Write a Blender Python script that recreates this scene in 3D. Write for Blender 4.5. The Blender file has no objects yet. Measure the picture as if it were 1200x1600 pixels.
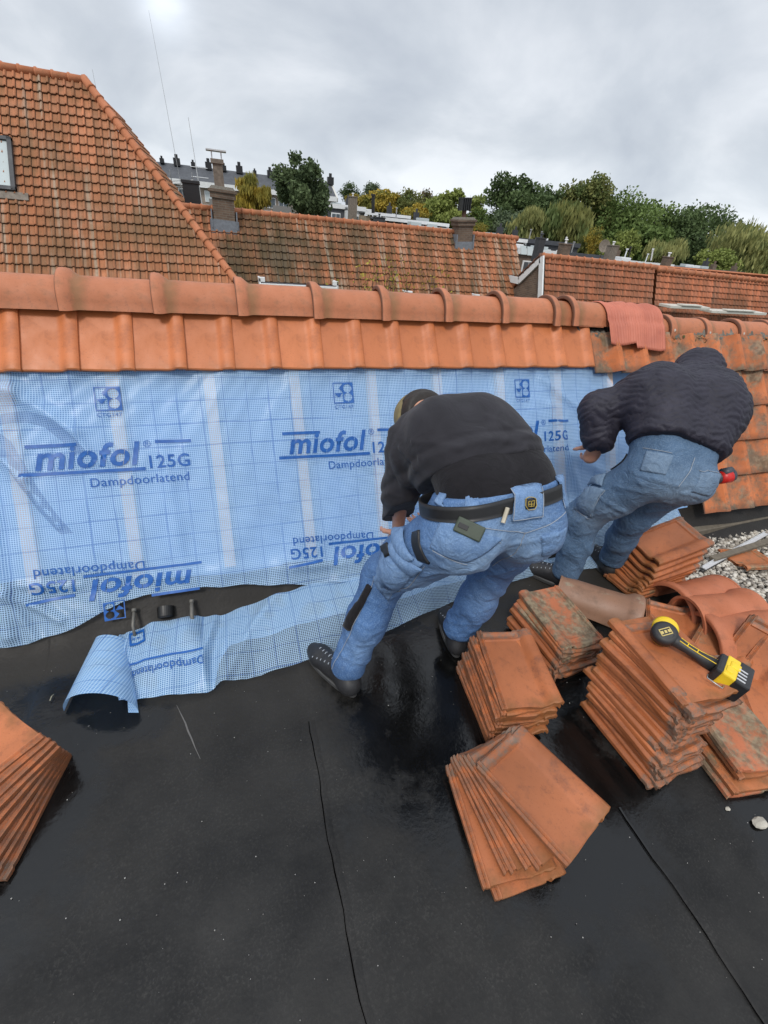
import bpy, bmesh, math, random
import numpy as np
from mathutils import Vector, Matrix
D = bpy.data; SC = bpy.context.scene; COL = SC.collection
rng = np.random.default_rng(7); random.seed(7)
PI = math.pi; rad = math.radians

# ------------------------------------------------------------------ camera
H = 1.62; FPX = 674.0
def unit(v):
    v = np.array(v, float); return v / np.linalg.norm(v)
_X = unit([2140, -240, FPX]); _Y = np.array([-265, -471, FPX], float)
_Y = unit(_Y - _Y.dot(_X) * _X); _Z = np.cross(_Y, _X)
if _Z[1] > 0: _Z = -_Z
RM = np.array([_X, _Y, _Z])
CAM = np.array([0, 0, H])
cam = D.cameras.new("camera"); camo = D.objects.new("camera", cam); COL.objects.link(camo)
cam.sensor_fit = 'HORIZONTAL'; cam.sensor_width = 36; cam.lens = 36 * FPX / 1200
cam.clip_start = 0.05; cam.clip_end = 3000
r_, u_, b_ = RM @ [1, 0, 0], -(RM @ [0, 1, 0]), -(RM @ [0, 0, 1])
camo.matrix_world = Matrix(((r_[0], u_[0], b_[0], 0), (r_[1], u_[1], b_[1], 0), (r_[2], u_[2], b_[2], H), (0, 0, 0, 1)))
SC.camera = camo
def ray(px, py): return RM @ np.array([px - 600., py - 800., FPX])
def on(px, py, z=0.0):
    d = ray(px, py); return CAM + d * ((z - H) / d[2])
def at(px, py, Y):
    d = ray(px, py); return CAM + d * (Y / d[1])
def pd(px, py, dep):
    return CAM + RM @ (np.array([px - 600., py - 800., FPX]) * dep / FPX)

# ------------------------------------------------------------------ world, sun
SUN_EL, SUN_AZ = rad(52), rad(-35)
w = D.worlds.new("World"); SC.world = w; w.use_nodes = True
nt = w.node_tree; nt.nodes.clear(); N = nt.nodes.new; LK = nt.links.new
out = N('ShaderNodeOutputWorld'); bg = N('ShaderNodeBackground'); LK(bg.outputs[0], out.inputs[0])
sky = N('ShaderNodeTexSky'); sky.sky_type = 'NISHITA'; sky.sun_disc = False
sky.sun_elevation = SUN_EL; sky.sun_rotation = PI + rad(35)
tc = N('ShaderNodeTexCoord'); sep = N('ShaderNodeSeparateXYZ'); LK(tc.outputs['Generated'], sep.inputs[0])
def wmath(op, a, b=None, c=None):
    m = N('ShaderNodeMath'); m.operation = op
    for i, v in enumerate((a, b, c)):
        if v is None: continue
        if isinstance(v, (int, float)): m.inputs[i].default_value = v
        else: LK(v, m.inputs[i])
    return m.outputs[0]
zc = wmath('MAXIMUM', sep.outputs[2], 0.0)
den = wmath('ADD', zc, 0.40)
cx = wmath('DIVIDE', sep.outputs[0], den); cy = wmath('DIVIDE', sep.outputs[1], den)
cmb = N('ShaderNodeCombineXYZ'); LK(cx, cmb.inputs[0]); LK(cy, cmb.inputs[1])
n1 = N('ShaderNodeTexNoise'); n1.inputs['Scale'].default_value = 1.7; n1.inputs['Detail'].default_value = 9
n1.inputs['Roughness'].default_value = 0.52; n1.inputs['Distortion'].default_value = 0.35; LK(cmb.outputs[0], n1.inputs['Vector'])
cr = N('ShaderNodeValToRGB'); LK(n1.outputs['Fac'], cr.inputs[0])
e = cr.color_ramp.elements; e[0].position = 0.36; e[0].color = (0.48, 0.52, 0.585, 1); e[1].position = 0.64; e[1].color = (0.76, 0.79, 0.835, 1)
m_ = e.new(0.5); m_.color = (0.59, 0.63, 0.685, 1)
# bright low band by the horizon, brighter zenith (outside the frame), one bright break in the cloud
hz = wmath('SUBTRACT', 1.0, wmath('MULTIPLY', zc, 7.0)); hz = wmath('MAXIMUM', hz, 0.0)
zen = wmath('MULTIPLY', wmath('MAXIMUM', wmath('SUBTRACT', zc, 0.36), 0.0), 1.7)
BR = unit(ray(252, 0))
dp = N('ShaderNodeVectorMath'); dp.operation = 'DOT_PRODUCT'; LK(tc.outputs['Generated'], dp.inputs[0]); dp.inputs[1].default_value = tuple(BR)
brk = wmath('POWER', wmath('MAXIMUM', dp.outputs['Value'], 0.0), 1500.0)
gain = wmath('ADD', wmath('ADD', wmath('MULTIPLY', hz, 0.30), 1.0), wmath('ADD', zen, wmath('MULTIPLY', brk, 0.55)))
mul = N('ShaderNodeVectorMath'); mul.operation = 'SCALE'; LK(cr.outputs[0], mul.inputs[0]); LK(gain, mul.inputs['Scale'])
sk = N('ShaderNodeVectorMath'); sk.operation = 'SCALE'; LK(sky.outputs[0], sk.inputs[0]); sk.inputs['Scale'].default_value = 0.10
mx = N('ShaderNodeMixRGB'); mx.inputs[0].default_value = 0.9; LK(sk.outputs[0], mx.inputs[1]); LK(mul.outputs[0], mx.inputs[2])
LK(mx.outputs[0], bg.inputs[0]); bg.inputs[1].default_value = 1.0
sun = D.lights.new("sun", 'SUN'); sun.energy = 1.7; sun.angle = rad(14); sun.color = (1, 0.95, 0.88)
suno = D.objects.new("sun", sun); COL.objects.link(suno)
sdir = np.array([math.cos(SUN_EL) * math.sin(SUN_AZ), -math.cos(SUN_EL) * math.cos(SUN_AZ), math.sin(SUN_EL)])
suno.rotation_euler = Vector(-sdir).to_track_quat('-Z', 'Y').to_euler()
vs = SC.view_settings; vs.view_transform = 'Standard'; vs.look = 'None'; vs.gamma = 1; vs.exposure = 0.18
SC.render.engine = 'CYCLES'; SC.render.resolution_x = 768; SC.render.resolution_y = 1024
SC.cycles.max_bounces = 8; SC.cycles.transparent_max_bounces = 12

# ------------------------------------------------------------------ object helpers
def tag(o, label=None, cat=None, group=None, kind=None, category=None):
    cat = cat or category
    if label: o['label'] = label
    if cat: o['category'] = cat
    if group: o['group'] = group
    if kind: o['kind'] = kind
    return o
def empty(name, loc=(0, 0, 0), rot=(0, 0, 0), **k):
    o = D.objects.new(name, None); COL.objects.link(o); o.location = tuple(loc); o.rotation_euler = rot
    o.empty_display_size = 0.1; return tag(o, **k)
def mesh(name, V, F, mat, parent=None, smooth=True, attr=None, uv=None, world=False):
    """link one mesh object; with world=True V are world coordinates under a moved parent"""
    V = np.asarray(V, float)
    if world and parent is not None: V = V - np.array(parent.location)
    me = D.meshes.new(name); me.from_pydata([tuple(v) for v in V], [], [tuple(int(i) for i in f) for f in F]); me.update()
    if attr is not None:
        a = me.attributes.new('rnd', 'FLOAT', 'POINT'); a.data.foreach_set('value', np.asarray(attr, np.float32))
    if uv is not None:
        a = me.attributes.new('suv', 'FLOAT_VECTOR', 'POINT'); uv = np.asarray(uv, np.float32)
        if uv.shape[1] == 2: uv = np.hstack([uv, np.zeros((len(uv), 1), np.float32)])
        a.data.foreach_set('vector', uv.ravel())
    if smooth: me.polygons.foreach_set('use_smooth', [True] * len(me.polygons))
    me.materials.append(mat); o = D.objects.new(name, me); COL.objects.link(o)
    if parent is not None: o.parent = parent
    return o
def copy_tree(o, parent=None):
    c = o.copy(); COL.objects.link(c); c.parent = parent
    for ch in list(o.children): copy_tree(ch, c)
    return c
class MB:
    def __init__(s): s.V = []; s.F = []; s.A = []
    def add(s, V, F, a=0.5):
        n = len(s.V); s.V += [tuple(v) for v in V]; s.F += [tuple(i + n for i in f) for f in F]; s.A += [a] * len(V); return s
    def box(s, c, size, M=None, a=0.5, taper=1.0):
        x, y, z = [k / 2 for k in size]
        P = [(-x, -y, -z), (x, -y, -z), (x, y, -z), (-x, y, -z), (-x * taper, -y * taper, z), (x * taper, -y * taper, z), (x * taper, y * taper, z), (-x * taper, y * taper, z)]
        P = np.array(P)
        if M is not None: P = P @ np.array(M).T
        return s.add(P + np.array(c), [(0, 3, 2, 1), (4, 5, 6, 7), (0, 1, 5, 4), (1, 2, 6, 5), (2, 3, 7, 6), (3, 0, 4, 7)], a)
    def tube(s, pts, rads, n=10, a=0.5, cap=True):
        pts = [np.array(p, float) for p in pts]
        if not hasattr(rads, '__len__'): rads = [rads] * len(pts)
        V = []; F = []
        up = None
        for i, p in enumerate(pts):
            d = unit(pts[min(i + 1, len(pts) - 1)] - pts[max(i - 1, 0)])
            if up is None or abs(np.dot(up, d)) > .95: up = np.array([0, 0, 1.]) if abs(d[2]) < .9 else np.array([1., 0, 0])
            e1 = unit(np.cross(d, up)); e2 = np.cross(e1, d); up = e2
            for k in range(n):
                t = 2 * PI * k / n; V.append(p + rads[i] * (e1 * math.cos(t) + e2 * math.sin(t)))
        for i in range(len(pts) - 1):
            for k in range(n):
                k2 = (k + 1) % n; F.append((i * n + k, i * n + k2, (i + 1) * n + k2, (i + 1) * n + k))
        if cap: F.append(tuple(range(n))[::-1]); F.append(tuple((len(pts) - 1) * n + k for k in range(n)))
        return s.add(V, F, a)
    def build(s, name, mat, parent=None, smooth=False, bevel=0, world=False):
        o = mesh(name, s.V, s.F, mat, parent, smooth, s.A, world=world)
        if bevel:
            m = o.modifiers.new('b', 'BEVEL'); m.width = bevel; m.segments = 2; m.limit_method = 'ANGLE'
        return o
def grid_faces(nu, nv, off=0):
    return [(off + i * nv + j, off + (i + 1) * nv + j, off + (i + 1) * nv + j + 1, off + i * nv + j + 1) for i in range(nu - 1) for j in range(nv - 1)]

# ------------------------------------------------------------------ materials
class MT:
    def __init__(s, name):
        s.m = D.materials.new(name); s.m.use_nodes = True; s.t = s.m.node_tree
        s.p = s.t.nodes['Principled BSDF']; s.tc = s.n('ShaderNodeTexCoord'); s.co = s.tc.outputs['Object']
    def n(s, k, **kw):
        x = s.t.nodes.new(k)
        for a, v in kw.items(): setattr(x, a, v)
        return x
    def l(s, a, b): s.t.links.new(a, b)
    def set(s, sock, v):
        if isinstance(v, bpy.types.NodeSocket): s.l(v, sock)
        elif isinstance(v, (tuple, list)) and len(v) == 3 and len(sock.default_value) == 4: sock.default_value = tuple(v) + (1,)
        else: sock.default_value = v
    def math(s, op, a, b=0.0, c=0.0, clamp=False):
        x = s.n('ShaderNodeMath', operation=op, use_clamp=clamp)
        s.set(x.inputs[0], a); s.set(x.inputs[1], b); s.set(x.inputs[2], c); return x.outputs[0]
    def map(s, scale=(1, 1, 1), co=None, loc=(0, 0, 0), rot=(0, 0, 0)):
        x = s.n('ShaderNodeMapping'); s.l(co or s.co, x.inputs[0]); x.inputs['Scale'].default_value = scale; x.inputs['Location'].default_value = loc; x.inputs['Rotation'].default_value = rot
        return x.outputs[0]
    def noise(s, scale, detail=4, co=None, rough=.55, dist=0.):
        x = s.n('ShaderNodeTexNoise'); s.l(co or s.co, x.inputs['Vector']); x.inputs['Scale'].default_value = scale
        x.inputs['Detail'].default_value = detail; x.inputs['Roughness'].default_value = rough; x.inputs['Distortion'].default_value = dist; return x.outputs['Fac']
    def ramp(s, f, lo, hi, a=0.0, b=1.0):
        x = s.n('ShaderNodeMapRange'); x.clamp = True; s.set(x.inputs['Value'], f)
        for k, v in (('From Min', lo), ('From Max', hi), ('To Min', a), ('To Max', b)): s.set(x.inputs[k], v)
        return x.outputs[0]
    def mix(s, f, a, b, mode='MIX'):
        x = s.n('ShaderNodeMixRGB', blend_type=mode); s.set(x.inputs[0], f); s.set(x.inputs[1], a); s.set(x.inputs[2], b); return x.outputs[0]
    def attr(s, nm):
        x = s.n('ShaderNodeAttribute', attribute_name=nm); return x
    def base(s, c): s.set(s.p.inputs['Base Color'], c); return s
    def rough(s, r): s.set(s.p.inputs['Roughness'], r); return s
    def bump(s, h, strength=.3, dist=.01):
        x = s.n('ShaderNodeBump'); x.inputs['Strength'].default_value = strength; x.inputs['Distance'].default_value = dist
        s.set(x.inputs['Height'], h); s.l(x.outputs[0], s.p.inputs['Normal']); return s
def simple(name, c, rough=.6, metal=0., var=.25, scale=30., bump=.15, bd=.002, spec=None):
    t = MT(name); n = t.noise(scale, 5)
    c2 = tuple(k * (1 - var) for k in c); t.base(t.mix(t.ramp(n, .3, .7), c2, c)); t.rough(t.ramp(t.noise(scale * .4, 3), .3, .7, rough * .8, min(1, rough * 1.15)))
    t.p.inputs['Metallic'].default_value = metal
    if spec is not None: t.p.inputs['Specular IOR Level'].default_value = spec
    if bump: t.bump(n, bump, bd)
    return t.m
def terracotta(name, ca, cb, joint=0., dirt=.35, moss=0., perobj=True, streak=False, rough=.55, dirtc=(.09, .055, .035), mossc=(.12, .12, .06), sc=1., white=0., pale=0., band=0., collar=0.):
    t = MT(name)
    r = t.n('ShaderNodeObjectInfo').outputs['Random'] if perobj else t.attr('rnd').outputs['Fac']
    col = t.mix(r, ca, cb)
    n = t.noise(9 * sc, 6); col = t.mix(t.ramp(n, .35, .7, 0, .5), col, tuple(k * .72 for k in ca))
    col = t.mix(t.ramp(t.noise(2.5 * sc, 3), .4, .7, 0, .35), col, tuple(min(1, k * 1.25 + .02) for k in cb))
    if streak:   # vertical weathering streaks down the slope
        co = t.map((2.2, .18, .18)); s = t.noise(1.6, 5, co=co, rough=.65)
        f = t.math('MULTIPLY', t.ramp(s, .42, .62), t.ramp(r, 0, 1, .35, 1.)); col = t.mix(t.math('MULTIPLY', f, dirt), col, dirtc)
        s2 = t.noise(2.3, 4, co=t.map((2.6, .14, .14), loc=(7, 3, 1))); col = t.mix(t.math('MULTIPLY', t.ramp(s2, .56, .7), pale), col, (.38, .34, .26))
        s3 = t.noise(.45, 4); col = t.mix(t.math('MULTIPLY', t.ramp(s3, .48, .66), dirt * .8), col, dirtc)
    else:
        d = t.noise(16 * sc, 8, rough=.7); col = t.mix(t.math('MULTIPLY', t.ramp(d, .52, .72), dirt), col, dirtc)
    if moss:
        mn = t.noise(7 * sc, 8, rough=.72, co=t.map((1, 1, 1), loc=(3, 1, 2))); mf = t.ramp(mn, .62 - .25 * moss, .7 - .2 * moss)
        mc = t.mix(t.ramp(t.noise(40 * sc, 3), .4, .6), mossc, tuple(k * 2.2 for k in mossc)); col = t.mix(t.math('MULTIPLY', mf, .85), col, mc)
    if white:
        wv = t.n('ShaderNodeTexVoronoi'); t.l(t.co, wv.inputs['Vector']); wv.inputs['Scale'].default_value = 9
        wn = t.math('MULTIPLY', t.ramp(wv.outputs['Distance'], .06, .1, 1, 0), t.ramp(t.noise(4, 2), .55, .6)); col = t.mix(t.math('MULTIPLY', wn, white), col, (.6, .57, .5))
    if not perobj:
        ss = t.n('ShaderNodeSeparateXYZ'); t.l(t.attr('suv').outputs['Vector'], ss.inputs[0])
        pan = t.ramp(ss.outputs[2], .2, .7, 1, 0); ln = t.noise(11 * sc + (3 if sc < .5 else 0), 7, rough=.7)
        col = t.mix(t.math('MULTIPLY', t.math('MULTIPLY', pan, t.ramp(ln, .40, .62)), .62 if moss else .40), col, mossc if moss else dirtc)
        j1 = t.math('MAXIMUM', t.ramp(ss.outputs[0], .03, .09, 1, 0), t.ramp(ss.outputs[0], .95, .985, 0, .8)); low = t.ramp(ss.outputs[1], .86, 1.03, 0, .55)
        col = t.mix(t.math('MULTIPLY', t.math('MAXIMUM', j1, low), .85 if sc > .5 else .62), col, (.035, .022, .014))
    if collar:
        so = t.n('ShaderNodeSeparateXYZ'); t.l(t.co, so.inputs[0]); e1 = t.math('MULTIPLY', t.math('SUBTRACT', t.noise(25, 5, rough=.7), .5), .05)
        xx = t.math('ADD', so.outputs[0], e1); cf = t.math('MULTIPLY', t.ramp(xx, .045, .06), t.ramp(xx, .11, .075)); col = t.mix(t.math('MULTIPLY', cf, .55), col, (.16, .10, .035))
        col = t.mix(t.math('MULTIPLY', t.ramp(so.outputs[0], .006, .001), .8), col, (.05, .025, .015)); col = t.mix(t.math('MULTIPLY', t.ramp(t.noise(20, 8, rough=.75, co=t.map((1, 1, 1), loc=(6, 6, 6))), .58, .68), .5), col, (.22, .10, .06))
    if perobj and band:
        so = t.n('ShaderNodeSeparateXYZ'); t.l(t.co, so.inputs[0]); e1 = t.noise(35, 6, rough=.7); e2 = t.math('MULTIPLY', t.math('SUBTRACT', e1, .5), .05)
        hb = t.math('MULTIPLY', t.ramp(t.math('ADD', so.outputs[1], e2), .128, .140), t.ramp(t.noise(28, 5, rough=.75), .38, .60)); col = t.mix(t.math('MULTIPLY', hb, band), col, (.16, .115, .085))
        tb = t.math('MULTIPLY', t.ramp(t.math('ADD', so.outputs[1], e2), -.128, -.160), t.ramp(t.noise(14, 4), .35, .6)); col = t.mix(t.math('MULTIPLY', tb, band * .75), col, (.20, .085, .025))
        lb = t.math('MULTIPLY', t.ramp(t.math('ADD', so.outputs[0], t.math('MULTIPLY', e2, .4)), -.094, -.104), t.ramp(e1, .42, .58)); col = t.mix(t.math('MULTIPLY', lb, band * .6), col, (.14, .085, .055))
        gr = t.math('MULTIPLY', t.ramp(so.outputs[2], .004, -.006), .45); col = t.mix(gr, col, (.17, .07, .03))
    sp = t.noise(160, 2); col = t.mix(t.ramp(sp, .62, .72, 0, .35), col, tuple(k * .45 for k in ca))
    t.base(col); t.rough(t.ramp(n, .3, .7, rough * .8, rough * 1.3)); t.bump(t.mix(.5, t.noise(60, 4), t.noise(220, 3)), .25, .003)
    return t.m
M = {}
M['tile_new'] = terracotta('glazed_terracotta', (.45, .130, .037), (.56, .170, .053), dirt=.45, rough=.52, band=.35, white=.0, dirtc=(.2, .06, .03))
M['ridge'] = terracotta('ridge_terracotta', (.38, .130, .056), (.47, .165, .075), dirt=.6, rough=.6, collar=1., white=1., dirtc=(.2, .1, .05))
M['tile_stack'] = terracotta('stacked_terracotta', (.29, .090, .030), (.54, .166, .055), band=.95, dirt=.75, rough=.55, sc=1.3, dirtc=(.15, .055, .03))
M['tile_dirty'] = terracotta('dirty_terracotta', (.38, .12, .04), (.46, .15, .05), band=.8, dirt=.7, moss=.42, rough=.6, mossc=(.10, .085, .05))
M['tile_mossy'] = terracotta('mossy_terracotta', (.38, .12, .05), (.46, .14, .06), dirt=.6, moss=.75, rough=.75, mossc=(.11, .10, .065))
M['ridge_red'] = terracotta('smooth_red_terracotta', (.40, .125, .056), (.48, .155, .07), dirt=.4, rough=.65)
M['ridge_grey'] = terracotta('greyed_terracotta', (.25, .145, .095), (.30, .16, .10), dirt=.6, moss=.2, rough=.5, mossc=(.2, .19, .14))
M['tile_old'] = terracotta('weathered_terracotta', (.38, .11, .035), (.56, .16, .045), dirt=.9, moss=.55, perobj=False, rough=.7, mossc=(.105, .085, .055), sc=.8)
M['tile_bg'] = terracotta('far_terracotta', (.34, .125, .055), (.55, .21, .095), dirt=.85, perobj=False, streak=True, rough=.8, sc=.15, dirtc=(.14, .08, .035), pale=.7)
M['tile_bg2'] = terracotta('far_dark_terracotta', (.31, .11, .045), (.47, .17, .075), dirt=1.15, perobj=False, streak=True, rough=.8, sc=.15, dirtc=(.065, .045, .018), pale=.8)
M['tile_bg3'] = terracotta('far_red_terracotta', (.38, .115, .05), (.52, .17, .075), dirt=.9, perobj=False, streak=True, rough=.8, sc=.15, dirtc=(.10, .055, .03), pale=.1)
M['ridge_bg'] = terracotta('far_ridge_terracotta', (.40, .14, .06), (.46, .17, .08), dirt=.6, rough=.8, sc=.2, dirtc=(.14, .09, .04))
M['white'] = simple('white_paint', (.75, .76, .76), .5, var=.12, scale=4)
M['cream'] = simple('cream_paint', (.6, .58, .52), .6, var=.15, scale=4)
M['brick'] = None
def brickmat(name, c1, c2, mortar, scale=1.):
    t = MT(name); b = t.n('ShaderNodeTexBrick'); cc = t.n('ShaderNodeCombineXYZ'); sp = t.n('ShaderNodeSeparateXYZ'); t.l(t.co, sp.inputs[0])
    t.l(t.math('ADD', sp.outputs[0], sp.outputs[1]), cc.inputs[0]); t.l(sp.outputs[2], cc.inputs[1]); t.l(cc.outputs[0], b.inputs['Vector'])
    t.set(b.inputs['Color1'], c1); t.set(b.inputs['Color2'], c2); t.set(b.inputs['Mortar'], mortar)
    b.inputs['Scale'].default_value = scale; b.inputs['Brick Width'].default_value = .22; b.inputs['Row Height'].default_value = .065; b.inputs['Mortar Size'].default_value = .008
    t.base(t.mix(t.ramp(t.noise(3, 5), .4, .7, 0, .5), b.outputs['Color'], tuple(k * .4 for k in c1))); t.rough(.85); return t.m
M['brick'] = brickmat('dark_brick', (.11, .07, .05), (.17, .11, .075), (.17, .15, .12))
M['brick2'] = brickmat('tan_brick', (.26, .19, .12), (.34, .25, .16), (.3, .27, .22))
M['lead'] = simple('grey_lead', (.20, .22, .25), .5, var=.3, scale=12)
M['mortar'] = simple('grey_mortar', (.19, .17, .14), .9, var=.6, scale=30, bump=.9, bd=.012)
M['black_plastic'] = simple('black_plastic', (.018, .018, .02), .4, var=.3)
M['dark'] = simple('dark_grey', (.045, .047, .052), .6, var=.3, scale=6)
M['slate'] = simple('dark_slate', (.07, .075, .085), .7, var=.3, scale=2)
M['concrete'] = simple('brown_concrete', (.22, .185, .15), .9, var=.4, scale=8)
M['glass'] = simple('window_glass', (.10, .13, .15), .12, var=.5, scale=1, bump=0)
M['skyglass'] = simple('pale_window_glass', (.45, .50, .50), .1, var=.1, scale=1, bump=0)
M['wood_grey'] = simple('grey_wood', (.16, .135, .10), .8, var=.4, scale=25)
M['wood_pale'] = simple('pale_wood', (.85, .66, .56), .8, var=.15, scale=10)
M['steel'] = simple('galvanised_steel', (.45, .45, .44), .4, metal=.7, var=.2)
M['alu'] = simple('white_aluminium', (.62, .63, .64), .35, metal=.3, var=.1)
M['yellow'] = simple('yellow_plastic', (.80, .55, .02), .4, var=.1)
M['rubber'] = simple('black_rubber', (.022, .022, .024), .55, var=.3, scale=60)
M['bark'] = simple('bark', (.08, .06, .045), .9, var=.4, scale=6)
# ------------------------------------------------------------------ ground, flat roof
def structure(o): o['kind'] = 'structure'; return o
g = MB(); g.box((0, 700, -6.6), (3000, 2400, .2)); gm = simple('grass_ground', (.06, .075, .03), .95, var=.4, scale=.2, bump=0)
structure(g.build('ground', gm))
def roofmat():
    t = MT('wet_black_roofing'); n = t.noise(2.0, 6, rough=.6); n2 = t.noise(7, 7, rough=.7, co=t.map((1, 1, 1), loc=(4, 2, 0)))
    sp = t.n('ShaderNodeSeparateXYZ'); t.l(t.co, sp.inputs[0])
    # puddled band: round the worker's feet and down beside the stacks
    def blob(x, y, rx, ry):
        a = t.math('POWER', t.math('DIVIDE', t.math('SUBTRACT', sp.outputs[0], x), rx), 2.); b = t.math('POWER', t.math('DIVIDE', t.math('SUBTRACT', sp.outputs[1], y), ry), 2.)
        return t.math('SUBTRACT', 1.15, t.math('SQRT', t.math('ADD', a, b)))
    wet = blob(.60, .90, .52, .72)
    for b in ((.95, .45, .55, .5), (1.25, .95, .6, .5), (-.72, .80, .28, .42), (-.72, 1.30, .45, .15), (1.6, .1, .2, .35), (-.6, 1.12, .35, .12)):
        wet = t.math('MAXIMUM', wet, blob(*b))
    wet = t.math('ADD', wet, t.math('MULTIPLY', t.math('SUBTRACT', n2, .5), 1.5)); wet = t.math('ADD', wet, t.math('MULTIPLY', t.math('SUBTRACT', n, .5), 1.0))
    wf = t.ramp(wet, .30, .62)
    dust = t.ramp(t.noise(3.2, 7, rough=.65, co=t.map((1, 1, 1), loc=(9, 9, 0))), .35, .75)
    dry = t.mix(dust, (.009, .009, .0092), (.029, .028, .0265)); dry = t.mix(t.ramp(t.noise(1.1, 6, rough=.7, co=t.map((1, 2.2, 1), loc=(3, 4, 0))), .45, .65, 0, .5), dry, (.026, .0245, .0225))
    dry = t.mix(t.math('MULTIPLY', t.ramp(t.noise(140, 3, rough=.7), .5, .72), t.ramp(t.noise(5, 5, rough=.7, co=t.map((1, 1, 1), loc=(1, 7, 0))), .4, .62, .06, .34)), dry, (.075, .072, .066))
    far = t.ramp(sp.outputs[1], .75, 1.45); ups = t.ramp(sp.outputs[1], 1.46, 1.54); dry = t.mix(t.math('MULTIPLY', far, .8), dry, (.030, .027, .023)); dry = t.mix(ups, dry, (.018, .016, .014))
    col = t.mix(wf, dry, (.004, .004, .004))
    fl = t.n('ShaderNodeTexVoronoi'); t.l(t.co, fl.inputs['Vector']); fl.inputs['Scale'].default_value = 22
    fn = t.math('MULTIPLY', t.ramp(fl.outputs['Distance'], .028, .04, 1, 0), t.ramp(t.noise(6, 3, co=t.map((1, 1, 1), loc=(2, 5, 0))), .58, .62)); col = t.mix(fn, col, (.35, .34, .32))
    t.set(t.p.inputs['Specular IOR Level'], t.math('ADD', .20, t.math('MULTIPLY', wf, .22)))
    t.base(col); r = t.mix(wf, t.ramp(n2, .3, .7, .42, .62), t.ramp(n2, .35, .6, .05, .22)); t.rough(r)
    t.bump(t.math('ADD', t.math('MULTIPLY', t.noise(5, 5), .7), t.math('MULTIPLY', t.noise(70, 4), t.ramp(wf, 0, 1, .35, .12))), .35, .012); return t.m
M['roofing'] = roofmat()
xs = sorted(set(list(np.round(np.arange(-6, 8.01, .1), 3)) + [.131, .137, .143, 1.109, 1.115, 1.121, -.861, -.855, -.849, 2.08, 2.086, 2.092]))
ys = list(np.arange(-3, 1.3, .05)) + list(np.arange(1.3, 1.46, .02)) + [1.46, 1.49, 1.52, 1.55, 1.575]
prof = [(y, 0.) for y in ys if y < 1.44] + [(1.45, .001), (1.48, .004), (1.52, .012), (1.56, .03), (1.59, .055), (1.615, .08), (1.66, .125), (1.72, .18), (1.76, .24)]
V = []
for x in xs:
    for y, z in prof:
        wob = .004 * math.sin(y * 7 + 1) + .003 * math.sin(y * 19)
        zz = 0
        for s in (-.855, .137, 2.086):
            k = (x - s + wob * 0) ; zz += .0045 / (1 + math.exp(max(-60, min(60, -k * 900)))) - .0045 * min(1, max(0, (x - s) / .9)) * (x > s)
        z2 = z + zz + (.006 * math.sin(x * 4.1 + 2 * y) * math.sin(x * 1.7) if z > .02 else 0) + (.006 * math.sin(x * 9) * math.sin(x * 3.3 + 1) if z > .02 else 0)
        V.append((x + (wob if abs(x - .137) < .02 or abs(x - 1.115) < .02 else 0), y + (.012 * math.sin(x * 3 + 1) if z > 0 else 0), z2))
structure(mesh('flat_roof', V, grid_faces(len(xs), len(prof)), M['roofing']))
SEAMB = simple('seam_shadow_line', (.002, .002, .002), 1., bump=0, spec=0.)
# raised welded laps along the seams
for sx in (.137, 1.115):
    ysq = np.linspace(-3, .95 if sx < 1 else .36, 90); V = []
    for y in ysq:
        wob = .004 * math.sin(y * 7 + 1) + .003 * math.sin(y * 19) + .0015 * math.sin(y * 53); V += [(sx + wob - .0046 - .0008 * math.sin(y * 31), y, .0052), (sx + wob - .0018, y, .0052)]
    structure(mesh('flat_roof_seam_shadow', V, grid_faces(len(ysq), 2), SEAMB))  # matt black strip painting in the shadow along the lap's edge
    V = []; F = []
    for i, y in enumerate(ysq):
        wob = .004 * math.sin(y * 7 + 1) + .003 * math.sin(y * 19) + .0015 * math.sin(y * 53)
        for dx, z in ((-.0035, .002), (-.001, .0075), (.008, .0078), (.03, .0055)): V.append((sx + wob + dx * .8, y, z - .0015))
    structure(mesh('flat_roof_seam', V, grid_faces(len(ysq), 4), M['roofing']))

sc_ = [on(*q, .0035) for q in ((276, 1102), (284, 1118), (290, 1130), (294, 1142), (300, 1155), (304, 1166), (313, 1186))]; V = []
for i, p in enumerate(sc_): w2 = .0035 * math.sin(PI * (i + .4) / 6.8); V += [p - [w2, 0, 0], p + [w2 * .6, .001, 0]]
mesh('flat_roof_scratch', V, [(2 * i, 2 * i + 1, 2 * i + 3, 2 * i + 2) for i in range(6)], simple('scuffed_roofing', (.12, .115, .11), .8), smooth=False)['kind'] = 'structure'

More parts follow.
